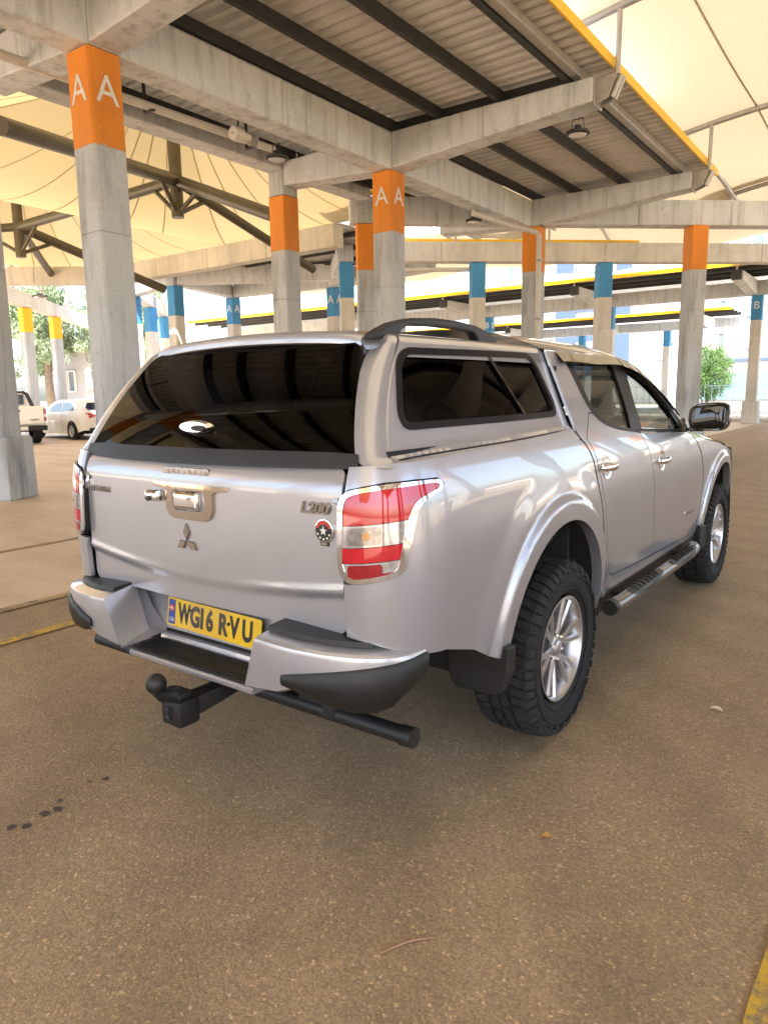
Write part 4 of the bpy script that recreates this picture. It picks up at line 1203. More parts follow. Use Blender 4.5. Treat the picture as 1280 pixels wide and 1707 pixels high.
MB().loft([[(x, .21, z) for x, z in CS] + [(-x, .21, z) for x, z in CS[::-1][1:]], [(x, .225, z) for x, z in CS] + [(-x, .225, z) for x, z in CS[::-1][1:]]]).obj("canopy_front", 'black_plastic', can)  # black stands in for the shade of the gap to the cab
# painted rail of the bed under the canopy
vs = []; fs = []
for i in range(41):
    s = -1.31 + 1.47 * i / 40; zr = 1.258 + .010 * sst(-1.33, -1.15, s) + .034 * max(0, (s + 1.15)) / 1.3
    P = side(s, zr); n_ = Vector((P[0], P[1] + .95 if s < -.95 else 0, 0)).normalized() * .012
    if s < -.95: n_ = Vector((P[0] - .655, P[1] + .95, 0)).normalized() * .016
    n_ = n_ / .016; zq = (1.262 + .010 * sst(-1.33, -1.15, s) + .034 * max(0, (s + 1.15)) / 1.3) - .003
    vs += [(P[0] - n_.x * .002, P[1] - n_.y * .002, zr - .004), (P[0] - n_.x * .008, P[1] - n_.y * .008, zq), (P[0] - n_.x * .15, P[1] - n_.y * .15, zq - .002)]
    if i: a = 3 * (i - 1); fs += [(a, a + 1, a + 4, a + 3), (a + 1, a + 2, a + 5, a + 4)]
o = MB().add(vs, fs).obj("bed_rail", P_, can, 60); mirror(o, can)
def led(y): return 1.269 + .034 * max(0, (y + 1.15)) / 1.3
mirror(MB().tube([(cside(y, led(y) + .002)[0] + .001, y, led(y) + .002) for y in [-1.06 + 1.25 * i / 30 for i in range(31)]], .0032, 6).obj("canopy_seal", 'dark', can, 60), can)
# side windows: black surround, glass, divider
WI = offset_poly(WIN, .014)
def cw(d):
    def f(y, z):
        x, y_, z_ = cside(y, z); return (x + d, y_, z_)
    return f
fr = patch("window_surround", cw(.006), offset_poly(WIN, -.010), 'black_satin', can, holes=[WI], res=.03, edge=.022, inset=0); mirror(fr, can)
gw = patch("canopy_window", cw(-.008), offset_poly(WIN, .016), 'glass_tint', can, res=.06, edge=0, inset=0); mirror(gw, can)
dv = MB().loft([[cw(d)(y0 - w, z0) for d, w in ((-.006, -.010), (.004, -.010), (.004, .010), (-.006, .010))] for y0, z0 in ((-.325, 1.612), (-.185, 1.380))]).obj("window_divider", 'black_gloss', can); mirror(dv, can)
for y, z in ((-.885, 1.485), (.055, 1.50)):
    lt = MB().loft([[cw(d)(y + w + k, z + h) for d, w in ((-.02, -.010), (-.012, -.010), (-.012, .010), (-.02, .010))] for h, k in ((-.035, .012), (.035, -.012))]).obj("window_latch", 'steel_light', can, None, .003); mirror(lt, can)
# rear window door
def rear(x, z): return (x, yr(z) - .030 * (1 - (x / .62) ** 2) - .004, z)
GO = [(.672, 1.292), (.652, 1.345), (.623, 1.42), (.592, 1.50), (.566, 1.565), (.552, 1.602), (.535, 1.626), (.505, 1.640), (.45, 1.647), (.33, 1.654), (.18, 1.658)]
gl_out = GO + [(0, 1.660)] + [(-x, z) for x, z in GO[::-1]]
rw = patch("rear_window", rear, gl_out, 'glass_tint', can, res=.05, edge=.008, inset=0, ref=(0, 0, 1.3))
def rear_in(x, z):
    a, b, c = rear(x, z); return (a, b + .012, c)
patch("rear_window_rim", rear_in, offset_poly(gl_out, -.004), 'black_gloss', can, holes=[offset_poly(gl_out, .03)], res=.05, edge=.02, inset=0, ref=(0, 0, 1.3))
def rear_tr(x, z):
    zz = z; return (x, yr(zz) - .036 * (1 - (x / .66) ** 2) - .012, z)
patch("window_trim", rear_tr, [(.700, 1.262), (.690, 1.296), (.60, 1.299), (.3, 1.297), (0, 1.295), (-.3, 1.295), (-.60, 1.295), (-.690, 1.292), (-.700, 1.256), (-.68, 1.247), (-.5, 1.243), (0, 1.244), (.5, 1.250), (.66, 1.252)], 'black_plastic', can, res=.05, edge=.03, inset=0, ref=(0, 0, 1.27))
# chrome T handle of the rear window
hx, hz = -.028, 1.366
hy = rear(hx, hz)[1]
ch = MB().loft([[(hx + w * math.cos(t), hy - d, hz + h * math.sin(t)) for t in [2 * math.pi * i / 20 for i in range(20)]] for w, h, d in ((.082, .024, -.004), (.084, .025, .014), (.074, .018, .024))]).obj("window_handle", 'chrome', can, 40)
MB().loft([[(hx + .03 + w * math.cos(t), hy - .02 - d, hz - .004 + h * math.sin(t)) for t in [2 * math.pi * i / 16 for i in range(16)]] for w, h, d in ((.04, .012, 0), (.036, .010, .010))]).obj("handle_grip", 'steel_dark', can, 40)
for sx in (-.40, .30): MB().lathe([(0, 0), (0, .05), (.02, .048), (.025, 0)], 18, 'y').obj("interior_lamp", 'steel_light', can, 40, loc=(sx, -.84, 1.62))
# spoiler lip over the rear window
secs = []
for i in range(25):
    x = -.53 + 1.06 * i / 24; k = (x / .53) ** 2
    zt = 1.690 - .020 * k - .012 * k ** 6; yb = -.955 + .03 * k
    secs.append([(x, yb + .20, zt + .020 - .008 * k), (x, yb + .05, zt + .006), (x, yb + .008, zt - .002), (x, yb, zt - .010), (x, yb + .002, zt - .036), (x, yb + .012, zt - .042), (x, yb + .06, zt - .040), (x, yb + .20, zt - .02)])
MB().loft(secs).obj("spoiler", P_, can, 50)
# roof rails
def roof_rail(s):
    o = None
    top = [(-.925, 1.664), (-.885, 1.682), (-.82, 1.706), (-.71, 1.728), (-.55, 1.740), (-.38, 1.740), (-.25, 1.732), (-.15, 1.714), (-.07, 1.688)]
    bot = [(-.925, 1.645), (-.78, 1.660), (-.765, 1.684), (-.72, 1.702), (-.55, 1.710), (-.38, 1.710), (-.27, 1.704), (-.235, 1.684), (-.22, 1.655), (-.07, 1.655)]
    poly = top + bot[::-1]
    mb = MB().prism(poly, .045, lambda u, v, w: (s * (.585 - w) if s > 0 else -.585 + w, u, v))
    return mb.obj("roof_rail", 'black_plastic', can, None, .010, 2)
roof_rail(1)
# canopy lining so the tinted panes look into a dark box
def lin(mb_name, pts):
    return MB().loft(pts, closed=False, caps=False).obj(mb_name, 'dark', can)
lin("canopy_lining", [[(x * .955, y, z * .99) for x, z in CS[14:]] + [(-x * .955, y, z * .99) for x, z in CS[::-1][:len(CS) - 14]] for y in (-.80, .19)])
MB().box((-.74, -1.10, .80), (.74, .19, .83)).obj("bed_floor", 'dark', truck)
for s in (-1, 1): MB().box((min(s * .74, s * .76), -1.10, .83), (max(s * .74, s * .76), .19, 1.30)).obj("bed_inner_wall", 'dark', truck)

# ---- tailgate
def tg(x, z):
    y = -1.222 + .016 * (x / .67) ** 2
    if z > 1.165: y += 4.2 * (z - 1.165) ** 2
    zc = .885 - .045 * (1 - (x / .67) ** 2)
    e = sst(.10, .55, abs(x))
    y += .012 * (1 - sst(zc - .035, zc, z)) * (.35 + .65 * e)
    y -= .004 * math.exp(-((z - zc) / .014) ** 2) * e
    return (x, y, z)
TG = rrect(-.664, .742, .664, 1.252, .03, 5)
tgo = patch("tailgate", tg, TG, P_, truck, res=.0125, edge=.02, inset=0, ref=(0, 0, .95))
MB().box((-.645, -1.165, .74), (.645, -1.145, 1.235)).obj("tailgate_back", 'dark', truck)
# high brake light
MB().prism(rrect(-.125, -.014, .125, .014, .010, 4), .020, lambda u, v, w: (u - .036, -1.206 - w + .01, 1.212 + v)).obj("brake_light", 'lens_grey', tgo, None, .003)
for i in range(8): MB().box((-.149 + i * .029, -1.2172, 1.204), (-.126 + i * .029, -1.2155, 1.220)).obj("brake_light_cell", 'lens_deep' if False else 'lens_grey', tgo)
# chrome handle surround and handle, reversing camera
hxc = -.010; yT = -1.224
mb = MB()
outer = [(-.200, 1.172), (.198, 1.172), (.200, 1.158), (.130, 1.150), (.116, 1.140), (.113, 1.080), (.098, 1.056), (.070, 1.045), (-.092, 1.045), (-.120, 1.056), (-.133, 1.080), (-.134, 1.140), (-.150, 1.150), (-.205, 1.158)]
holep = rrect(-.098, 1.074, .078, 1.150, .028, 5)
def tgp(u, v): 
    x, y, z = tg(u, v); return (x, y - .010, z)
patch("handle_surround", tgp, outer, 'chrome_tan_reflect', tgo, holes=[holep], res=.02, edge=.014, inset=0, ref=(0, 0, .95))
def tgi(u, v):
    x, y, z = tg(u, v); return (x, y - .0035, z)
patch("handle_recess", tgi, offset_poly(holep, -.004), 'paint', tgo, res=.02, edge=0, inset=0, ref=(0, 0, .95))
MB().loft([[(hxc + sx * w, yT - d, 1.112 + sz * h) for sx, sz in ((-1, -1), (1, -1), (1, 1), (-1, 1))] for w, h, d in ((.062, .034, 0), (.066, .036, .016), (.056, .022, .028))]).obj("tailgate_handle", 'chrome', tgo, 40, .008, 3)
MB().loft([[(-.190 + sx * w, yT - d, 1.122 + k + sz * h) for sx, sz in ((-1, -1), (1, -1), (1, 1), (-1, 1))] for w, h, d, k in ((.040, .020, 0, 0), (.038, .020, .022, 0), (.030, .013, .036, -.004))]).obj("reversing_camera", 'chrome', tgo, 40, .006, 2)
MB().lathe([(-.012, 0), (-.012, .009), (.0, .010)], 14, 'y').obj("camera_lens", 'black_gloss', tgo, 40, loc=(-.190, yT - .032, 1.112))
# three diamond emblem
def diamond(cx, cz, ang, L=.062, W=.0355):
    a = R(ang); d = (math.cos(a), math.sin(a)); n = (-d[1], d[0])
    pts = [(cx, cz), (cx + d[0] * L / 2 + n[0] * W / 2, cz + d[1] * L / 2 + n[1] * W / 2), (cx + d[0] * L, cz + d[1] * L), (cx + d[0] * L / 2 - n[0] * W / 2, cz + d[1] * L / 2 - n[1] * W / 2)]
    q = [(x * .82 + (cx + d[0] * L / 2) * .18, z * .82 + (cz + d[1] * L / 2) * .18) for x, z in pts]
    return MB().loft([[(x, tg(x, z)[1], z) for x, z in pts], [(x, tg(x, z)[1] - .006, z) for x, z in pts], [(x, tg(x, z)[1] - .009, z) for x, z in q]]).obj("emblem_diamond", 'badge', tgo)
for a in (90, 210, 330): diamond(-.034, .968, a)
# lettering
text_obj("brand_badge", "MITSUBISHI", .032, .002, 'badge', tgo, (-.570, tg(-.57, 1.12)[1] - .004, 1.116), (R(90), 0, R(-1)), sx=.92)
text_obj("model_badge", "L200", .050, .004, 'badge', tgo, (.562, tg(.56, 1.13)[1] - .005, 1.130), (R(90), 0, R(1)), shear=.25, sx=1.12, bold=.0012)
# round club badge
bx, bz = .598, 1.064; by = tg(bx, bz)[1]
MB().lathe([(0, .0365), (-.005, .0365), (-.006, .034), (-.006, 0)], 28, 'y').obj("round_badge", 'chrome', tgo, 30, loc=(bx, by, bz))
MB().lathe([(-.0066, .032), (-.0066, .019)], 28, 'y').obj("badge_ring", 'plate_black', tgo, loc=(bx, by, bz))
rr = [(.031, 20 + 140 * i / 12) for i in range(13)]
MB().add([(bx + r * math.cos(R(a)), by - .0074, bz + r * math.sin(R(a))) for r, a in rr] + [(bx + .021 * math.cos(R(a)), by - .0074, bz + .021 * math.sin(R(a))) for r, a in rr[::-1]], [tuple(range(26))]).obj("badge_arc", 'red', tgo)
star = [(bx + (.015 if i % 2 == 0 else .006) * math.sin(math.pi * i / 5), bz + (.015 if i % 2 == 0 else .006) * math.cos(math.pi * i / 5)) for i in range(10)]
MB().lathe([(-.0068, .0185), (-.0068, 0)], 24, 'y').obj("badge_disc", 'plate_black', tgo, loc=(bx, by, bz))
MB().prism(star, .002, lambda u, v, w: (u, by - .0072 - w, v)).obj("badge_star", 'white', tgo)
MB().box((bx - .016, by - .006, bz - .047), (bx + .016, by + .002, bz - .034)).obj("badge_tab", 'plate_black', tgo, None, .002)
MB().box((bx - .012, by - .0068, bz - .0445), (bx + .012, by - .0062, bz - .0365)).obj("badge_plate", 'chrome', tgo)
for i in range(5):
    a = R(205 + 130 * i / 4); MB().box((-.003, -.0005, -.003), (.003, .0005, .003)).obj("badge_mark", 'white', tgo, loc=(bx + .0255 * math.cos(a), by - .0072, bz + .0255 * math.sin(a)), rot=(0, -a, 0))

# ---- tail lamps
def lamp_f(d):
    def f(s, z):
        P = np.array(side(s, z)); e = 1e-3
        a = np.array(side(s + e, z)) - np.array(side(s - e, z)); n_ = np.array([a[1], -a[0], 0]); n_ /= np.linalg.norm(n_)
        return tuple(P + n_ * d)
    return f
LI = [(-1.308, .932), (-1.308, 1.05), (-1.308, 1.158), (-1.293, 1.176), (-1.25, 1.186), (-1.18, 1.196), (-1.06, 1.203), (-.985, 1.204), (-.980, 1.194), (-1.02, 1.184), (-1.068, 1.168), (-1.098, 1.138), (-1.115, 1.09), (-1.132, 1.022), (-1.142, .975), (-1.155, .960), (-1.225, .944)]
def cut(poly, zlo, zhi, slope=0.10, s0=-1.31):
    """part of a polygon between two slanted lines z = z0 + slope*(s-s0)"""
    def clip(pts, sign, z0):
        out = []
        for i in range(len(pts)):
            a, b = pts[i], pts[(i + 1) % len(pts)]
            da = sign * (a[1] - z0 - slope * (a[0] - s0)); db = sign * (b[1] - z0 - slope * (b[0] - s0))
            if da >= 0: out.append(a)
            if da * db < 0:
                t = da / (da - db); out.append((a[0] + (b[0] - a[0]) * t, a[1] + (b[1] - a[1]) * t))
        return out
    return clip(clip(poly, 1, zlo), -1, zhi)
LAMP = smooth_poly(LAMP, 2); LI = smooth_poly(LI, 2)
lamp = patch("tail_lamp", lamp_f(.002), offset_poly(LAMP, -.002), 'dark', truck, res=.02, edge=.02, inset=0)
LI = offset_poly(LI, -.004)
bez = patch("lamp_bezel", lamp_f(.012), LAMP, 'chrome', lamp, holes=[LI], res=.012, edge=.016, inset=0)
lp = [("lens_top", cut(LI, 1.081, 1.3), 'lens_red'), ("lens_band", cut(LI, 1.004, 1.058), 'lens_red'), ("lens_frame", cut(LI, .9, 1.0), 'lens_deep'), ("lens_reverse", cut(LI, 1.060, 1.079), 'lens_clear')]
lens_objs = []
l_top = patch("red_lens", lamp_f(.009), cut(LI, 1.090, 1.3), 'lens_red', lamp, res=.014, edge=.008, inset=0)
l_rev = patch("clear_lens", lamp_f(.009), cut(LI, 1.024, 1.088), 'lens_clear', lamp, res=.014, edge=.008, inset=0)
l_mid = patch("red_lens", lamp_f(.009), cut(LI, .978, 1.022), 'lens_red', lamp, res=.014, edge=.008, inset=0)
l_bot = patch("clear_lens", lamp_f(.009), cut(LI, .90, .976), 'lens_clear', lamp, res=.014, edge=.008, inset=0)
def slant_rect(s0, s1, z0, z1, r=.010, slope=.10):
    return [(a, b + slope * (a + 1.31)) for a, b in rrect(s0, z0, s1, z1, r, 4)]
l_ro = patch("reflector_cup", lamp_f(.0105), slant_rect(-1.300, -1.192, 1.030, 1.083, .012), 'lens_grey', lamp, res=.014, edge=.004, inset=0)
l_bu = patch("amber_bulb", lamp_f(.0118), slant_rect(-1.252, -1.228, 1.046, 1.068, .008), 'bulb_amber', lamp, res=.01, edge=.003, inset=0)
l_rb = patch("red_lens", lamp_f(.0105), slant_rect(-1.298, -1.190, .937, .972, .010), 'lens_deep', lamp, res=.014, edge=.004, inset=0)
l_bt = patch("red_lens", lamp_f(.0104), cut(LI, .90, .941, .12), 'lens_deep', lamp, res=.014, edge=.004, inset=0)
for i in range(7):
    z = .943 + .004 * i
lm = mirror(lamp)
for q in (bez, l_top, l_rev, l_mid, l_bot, l_ro, l_bu, l_rb, l_bt): mirror(q, lm)

# ---- rear bumper
bump = empty("rear_bumper", (0, 0, 0), parent=truck)
PATH = [(.415, -1.338), (.48, -1.338), (.56, -1.331), (.66, -1.309), (.74, -1.277), (.80, -1.237), (.842, -1.187), (.862, -1.13), (.866, -1.06)]
def path_n(i):
    a, b = PATH[max(i - 1, 0)], PATH[min(i + 1, len(PATH) - 1)]
    d = Vector((b[0] - a[0], b[1] - a[1])).normalized(); return Vector((d.y, -d.x))
def bsec(i, prof_):
    n = path_n(i); x, y = PATH[i]
    return [(x + n.x * d, y + n.y * d, z) for d, z in prof_]
ZT_ = [.720, .717, .713, .709, .706, .703, .700, .697, .695]
ZB_ = [.548, .552, .580, .565, .555, .56, .575, .60, .62]
secs = []
for i in range(len(PATH)):
    zt, zb_ = ZT_[i], ZB_[i]
    back = -.15 if i < 6 else -.11 + .02 * (i - 6)
    secs.append(bsec(i, [(back, zt + .028), (-.014, zt + .008), (-.004, zt + .001), (0, zt - .012), (-.012, zb_ + .010), (-.030, zb_), (back, zb_)]))
s0 = [(x - (.080 * (1 - (z - .548) / .20)), y, z - (.010 if z < .6 else 0)) for x, y, z in secs[0]]
secs[0] = s0
pod = MB().loft(secs).obj("bumper_pod", P_, bump, 23); podm = mirror(pod)
# sloping inner cheek of the pod
ck = MB().add([(.406, -1.334, .716), (.370, -1.333, .62), (.333, -1.324, .538), (.470, -1.12, .742), (.41, -1.12, .64), (.318, -1.12, .555), (.412, -1.324, .727), (.44, -1.12, .745)], [(0, 3, 4, 1), (1, 4, 5, 2), (0, 6, 7, 3)]).obj("bumper_cheek", P_, bump, 25); mirror(ck)
# black rubbing corner below the pod
secs = []
for x_i, (z1, z0) in enumerate(((.640, .570), (.660, .545), (.674, .530), (.684, .530), (.690, .545), (.693, .575), (.694, .60))):
    i = x_i + 2
    secs.append(bsec(i, [(-.10, z1 - .004), (.001, z1 - .004), (.009, z1 - .014), (.010, (z1 + z0) / 2), (-.004, z0 + .02), (-.03, z0 - .006), (-.10, z0 - .010)]))
a_ = bsec(1, [(-.06, .624), (-.0005, .624), (.003, .618), (.004, .605), (.000, .592), (-.02, .586), (-.06, .584)])
a_ = [(x + .03, y + .004, z) for x, y, z in a_]
cp = MB().loft([a_] + secs).obj("corner_pad", 'black_plastic', bump, 40); mirror(cp)
# tread pad on top of the pod
secs = []
for i in range(0, 6):
    zt = ZT_[i] + .022
    x, y = PATH[i]; n = path_n(i)
    w = .030 if i == 5 else .085
    secs.append([(x + n.x * d, y + n.y * d, zt + z) for d, z in ((-.050 - w, .003), (-.050 - w, .014), (-.056, .010), (-.050, -.004))])
tp = MB().loft(secs).obj("pod_tread_pad", 'black_plastic', bump, None); mirror(tp)
# centre: plate carrier, gap and step
MB().loft([[(-w, y, z), (w, y, z)] for w, y, z in ((.52, -1.150, .742), (.52, -1.098, .737), (.50, -1.108, .64), (.40, -1.119, .562))], closed=False, caps=False).obj("plate_carrier", P_, bump, 60)
MB().loft([[(-w, y, z), (w, y, z)] for w, y, z in ((.33, -1.10, .575), (.33, -1.126, .560), (.33, -1.126, .552), (.33, -1.10, .548))], closed=False, caps=False).obj("carrier_gap", 'dark', bump)
MB().loft([[(x, -1.125, .553), (x, -1.140, .550), (x, -1.146, .526), (x, -1.284, .521), (x, -1.291, .514), (x, -1.288, .501), (x, -1.20, .496), (x, -1.125, .49)] for x in (-.335, 0, .335)]).obj("bumper_step", P_, bump, 40)
sp = MB().box((-.325, -1.280, .5225), (.325, -1.150, .532))
for i in range(9): sp.box((-.318, -1.272 + i * .0135, .532), (.310, -1.264 + i * .0135, .535))
sp.obj("step_tread", 'black_plastic', bump)
# number plate, slightly proud of its carrier and off centre
pln = empty("number_plate", (-.036, -1.130, .640), parent=truck)
pln.rotation_euler = (R(-7), R(.8), 0)
MB().prism(rrect(-.258, -.0555, .258, .0555, .008, 4), .004, lambda u, v, w: (u, -w, v)).obj("plate_blank", 'plate', pln)
MB().prism(rrect(-.250, -.048, -.212, .048, .004, 3), .001, lambda u, v, w: (u, -.0042 - w, v)).obj("country_strip", 'plate_blue', pln)
MB().box((-.246, -.0064, .004), (-.216, -.0053, .026)).obj("flag_field", 'red', pln)
fx = MB(); fx.box((-.246, -.0072, .0135), (-.216, -.0066, .0165)); fx.box((-.2325, -.0072, .004), (-.2295, -.0066, .026)); fx.obj("flag_cross", 'white', pln)
text_obj("country_code", "GB", .022, .0004, 'white', pln, (-.231, -.0058, -.030), (R(90), 0, 0))
xs_ = [-.158, -.094, -.055, -.012, .060, .122, .190]
for ch_, x in zip("WG16RVU", xs_):
    sxx = {'W': .60, '1': .8, 'V': .70}.get(ch_, .74)
    text_obj("plate_character", "I" if ch_ == '1' else ch_, .105, .0005, 'plate_black', pln, (x, -.0050, -.002), (R(90), 0, 0), sx=sxx, bold=.0045)
for x, z in ((-.126, .022), (.092, .010)): MB().lathe([(-.006, 0), (-.006, .006), (0, .007)], 12, 'y').obj("plate_screw", 'plate_black', pln, loc=(x, -.004, z))
# clear tape across the plate
t_ = glass("clear_tape", (.97, .95, .90), .18, 1.6)
MB().add([(-.13, -.0072, -.0545), (.085, -.0072, -.0545), (.085, -.0072, .054), (-.13, -.0072, .054)], [(0, 1, 2, 3)]).obj("tape", t_, pln)

# ---- tow bar, cross tube, underbody
tow = empty("tow_bar", (0, 0, 0), parent=truck)
def sphere(c, r, n=16, k=10):
    return MB().lathe([(-r * math.cos(math.pi * i / k), max(.0005, r * math.sin(math.pi * i / k))) for i in range(k + 1)], n, 'z', c)
sphere((0, -1.418, .505), .036).obj("tow_ball", 'black_plastic', tow, 60)
MB().tube([(0, -1.415, .48), (0, -1.395, .455), (.002, -1.365, .45), (.004, -1.345, .44)], [.022, .024, .03, .034], 12).obj("ball_neck", 'black_plastic', tow, 60)
rbox((-.045, -1.375, .335), (.060, -1.285, .430), .014, "hitch_block", 'black_plastic', tow, 2)
rbox((-.035, -1.36, .425), (.045, -1.30, .455), .012, "hitch_clamp", 'black_plastic', tow, 2)
MB().loft([[(x0, y, z0), (x1, y, z0), (x1, y, z1), (x0, y, z1)] for x0, x1, y, z0, z1 in ((-.028, .052, -1.295, .355, .425), (0.0, .07, -1.20, .375, .435), (.0, .07, -1.05, .395, .455))]).obj("hitch_arm", 'black_plastic', tow, None, .008, 2)
for i, (x, z) in enumerate(((.034, .40), (.036, .372))): MB().lathe([(0, .011), (-.012, .011), (-.014, 0)], 6, 'y').obj("bolt", 'steel_dark', tow, loc=(x - .03, -1.375, z))
MB().tube([(-.84, -1.10, .415), (.84, -1.10, .415)], .029, 18).obj("cross_tube", 'black_plastic', tow, 60)
MB().tube([(.80, -1.10, .415), (.845, -1.10, .415)], .033, 18).obj("tube_cap", 'black_plastic', tow, 60)
for s in (-1, 1): rbox((s * .52 - .03, -1.13, .40), (s * .52 + .03, -1.02, .56), .008, "tube_bracket", 'dark', tow, 1)
MB().box((-.50, -1.12, .44), (-.38, 3.3, .58)).box((.38, -1.12, .44), (.50, 3.3, .58)).box((-.5, -1.10, .47), (.5, -1.0, .57)).obj("chassis_frame", 'dark', truck)
MB().tube([(-.70, 0, .385), (.70, 0, .385)], .045, 12).obj("rear_axle", 'dark', truck, 60)
sphere((0, 0, .385), .13).obj("differential", 'dark', truck, 60)
MB().tube([(-.70, 3.0, .385), (.70, 3.0, .385)], .035, 10).obj("front_axle", 'dark', truck, 60)
rbox((-.70, .45, .40), (.70, 2.4, .56), .05, "underbody", 'dark', truck, 2)
rbox((-.60, -1.04, .50), (.60, -.42, .62), .04, "spare_wheel_tray", 'dark', truck, 2)
MB().lathe([(-.10, .0), (-.10, .20), (-.09, .36), (-.03, .38), (.07, .37), (.09, .25), (.09, 0)], 40, 'z', (0, -.62, .47)).obj("spare_wheel", 'rubber', truck, 60)  # added to deepen the shadow under the truck
rbox((-.78, -1.10, .60), (.78, .40, .70), .02, "bed_underside", 'dark', truck, 1)
MB().tube([(-.60, .3, .47), (-.62, -.5, .46), (-.66, -1.0, .45)], .03, 12).obj("exhaust_pipe", 'steel_dark', truck, 60)

# ---- mud flaps, sill covers, side steps
mf = MB().loft([[(x, y, z) for x, y in ((.66, -.60), (.915, -.60), (.918, -.545), (.66, -.545))] for z in (.57, .47)] + [[(x, y, .40) for x, y in ((.68, -.605), (.895, -.605), (.895, -.57), (.68, -.57))], [(x, y, .375) for x, y in ((.70, -.605), (.87, -.605), (.87, -.575), (.70, -.575))]]).obj("mud_flap", 'black_plastic', truck, None, .008, 2); mirror(mf)
mf2 = MB().loft([[(x, y, z) for x, y in ((.70, 2.44), (.885, 2.425), (.905, 2.50), (.70, 2.50))] for z in (.53, .42, .36)]).obj("mud_flap", 'black_plastic', truck, None, .008, 2); mirror(mf2)
sc = MB().loft([[(.80, y, .36), (.835, y, .38), (.848, y, .47), (.80, y, .49)] for y in (.50, 2.42)]).obj("sill_cover", 'black_plastic', truck, None, .006); mirror(sc)
def side_step():
    pts = [(.925, .47, .452), (.935, .56, .452), (.935, 1.2, .446), (.935, 1.95, .440), (.925, 2.08, .440), (.90, 2.15, .438)]
    st = MB().tube(pts, .036, 20).obj("side_step", 'step_steel', truck, 60)
    o2 = mirror(st)
    for tgt, s in ((st, 1), (o2, -1)):
        cap = MB().tube([(s * .924, .445, .452), (s * .926, .488, .452)], .038, 20).obj("step_cap", 'black_plastic', tgt, 60)
        for y0 in (.66, 1.42):
            rings = []
            for i in range(13):
                y = y0 + .56 * i / 12; w = math.sin(math.pi * min(.98, max(.02, i / 12))) ** .45
                cx, cz = .934, .447 - .004 * (y - 1)
                rings.append([(s * (cx + .0395 * math.cos(t)), y, cz + .0395 * math.sin(t)) for t in [R(78 - 72 * w + 144 * w * j / 8 - 12) for j in range(9)]])
            MB().loft(rings, closed=False, caps=False).obj("step_pad", 'black_plastic', tgt, 60)
            for i in range(7):
                y = y0 + .10 + .06 * i
                MB().tube([(s * (.934 + .041 * math.cos(t)), y, .447 + .041 * math.sin(t)) for t in [R(42 + 76 * j / 6) for j in range(7)]], .004, 6).obj("pad_rib", 'rubber', tgt)
        for y in (.75, 1.85): MB().tube([(s * .92, y, .44), (s * .80, y, .45), (s * .68, y, .50)], .016, 8).obj("step_bracket", 'dark', tgt, 60)
side_step()

# ---- door handles
def door_handle(s0, z0, par):
    outs = []
    def dh(u, v): 
        x, y, z = side(s0 + u, z0 + v); return (x, y, z)
    cup = [(.058 * math.cos(t), .056 * math.sin(t)) for t in [2 * math.pi * i / 24 for i in range(24)]]
    def cupf(u, v):
        x, y, z = dh(u, v); r = min(1, math.hypot(u / .058, v / .056)); return (x + .0035 - .010 * (1 - r * r), y, z)
    outs.append(patch("handle_cup", cupf, cup, 'chrome', par, res=.014, edge=.004, inset=0))
    secs = []
    for i in range(15):
        t = -1 + 2 * i / 14; k = math.sqrt(max(.02, 1 - t ** 4)); y = s0 + .105 * t
        x = side(y, z0)[0] + .012 + .022 * (1 - t * t)
        secs.append([(x + .011 * k * math.cos(q) , y, z0 + .003 + .0185 * k * math.sin(q)) for q in [2 * math.pi * j / 12 for j in range(12)]])
    outs.append(MB().loft(secs).obj("handle_grip", 'chrome', par, 50))
    return outs
hs = door_handle(.475, 1.118, rd_o)
for q in hs: mirror(q, rd_m)
hs = door_handle(1.38, 1.073, fd_o)
for q in hs: mirror(q, fd_m)
text_obj("side_script", "WARRIOR", .050, .002, 'chrome', fd_o, (side(2.13, .67)[0] + .003, 2.13, .672), (R(90), 0, R(90)), shear=.2, sx=1.1)

# ---- door mirrors
def door_mirror():
    def ring(y, w, h, cx=.985, cz=1.298):
        out = []
        for i in range(28):
            t = 2 * math.pi * i / 28; c, s = math.cos(t), math.sin(t)
            e = 2 / 3.6
            out.append((cx + w * math.copysign(abs(c) ** e, c) , y + .03 * c, cz + h * math.copysign(abs(s) ** e, s) + .010 * c * (1 if s > 0 else -.2)))
        return out
    o = MB().loft([ring(2.000, .104, .079), ring(1.995, .112, .086), ring(2.02, .116, .090), ring(2.07, .110, .086), ring(2.12, .085, .068), ring(2.145, .04, .03)]).obj("door_mirror", 'black_gloss', truck, 50)
    g_ = MB().loft([ring(1.9935, .095, .070), ring(1.9925, .094, .069)]).obj("mirror_glass", 'mirror', o, 50)
    rim = MB().loft([ring(2.0, .106, .081), ring(1.988, .109, .083), ring(1.988, .099, .074), ring(1.998, .097, .072)], caps=False).obj("mirror_rim", 'black_gloss', o, 50)
    arm = MB().loft([[(x, y, z) for y, z in ((2.02, 1.205), (2.10, 1.205), (2.10, 1.235), (2.02, 1.235))] for x in (.80, .90, .95)]).obj("mirror_arm", 'black_gloss', o, None, .008, 2)
    foot = MB().prism([(1.90, 1.206), (2.10, 1.192), (2.02, 1.262), (1.97, 1.292)], .03, lambda u, v, w: (side(u, v)[0] - .012 + w, u, v)).obj("mirror_foot", 'black_gloss', o, None, .006, 2)
    mo = mirror(o)
    for q in (g_, rim, arm, foot): mirror(q, mo)
door_mirror()

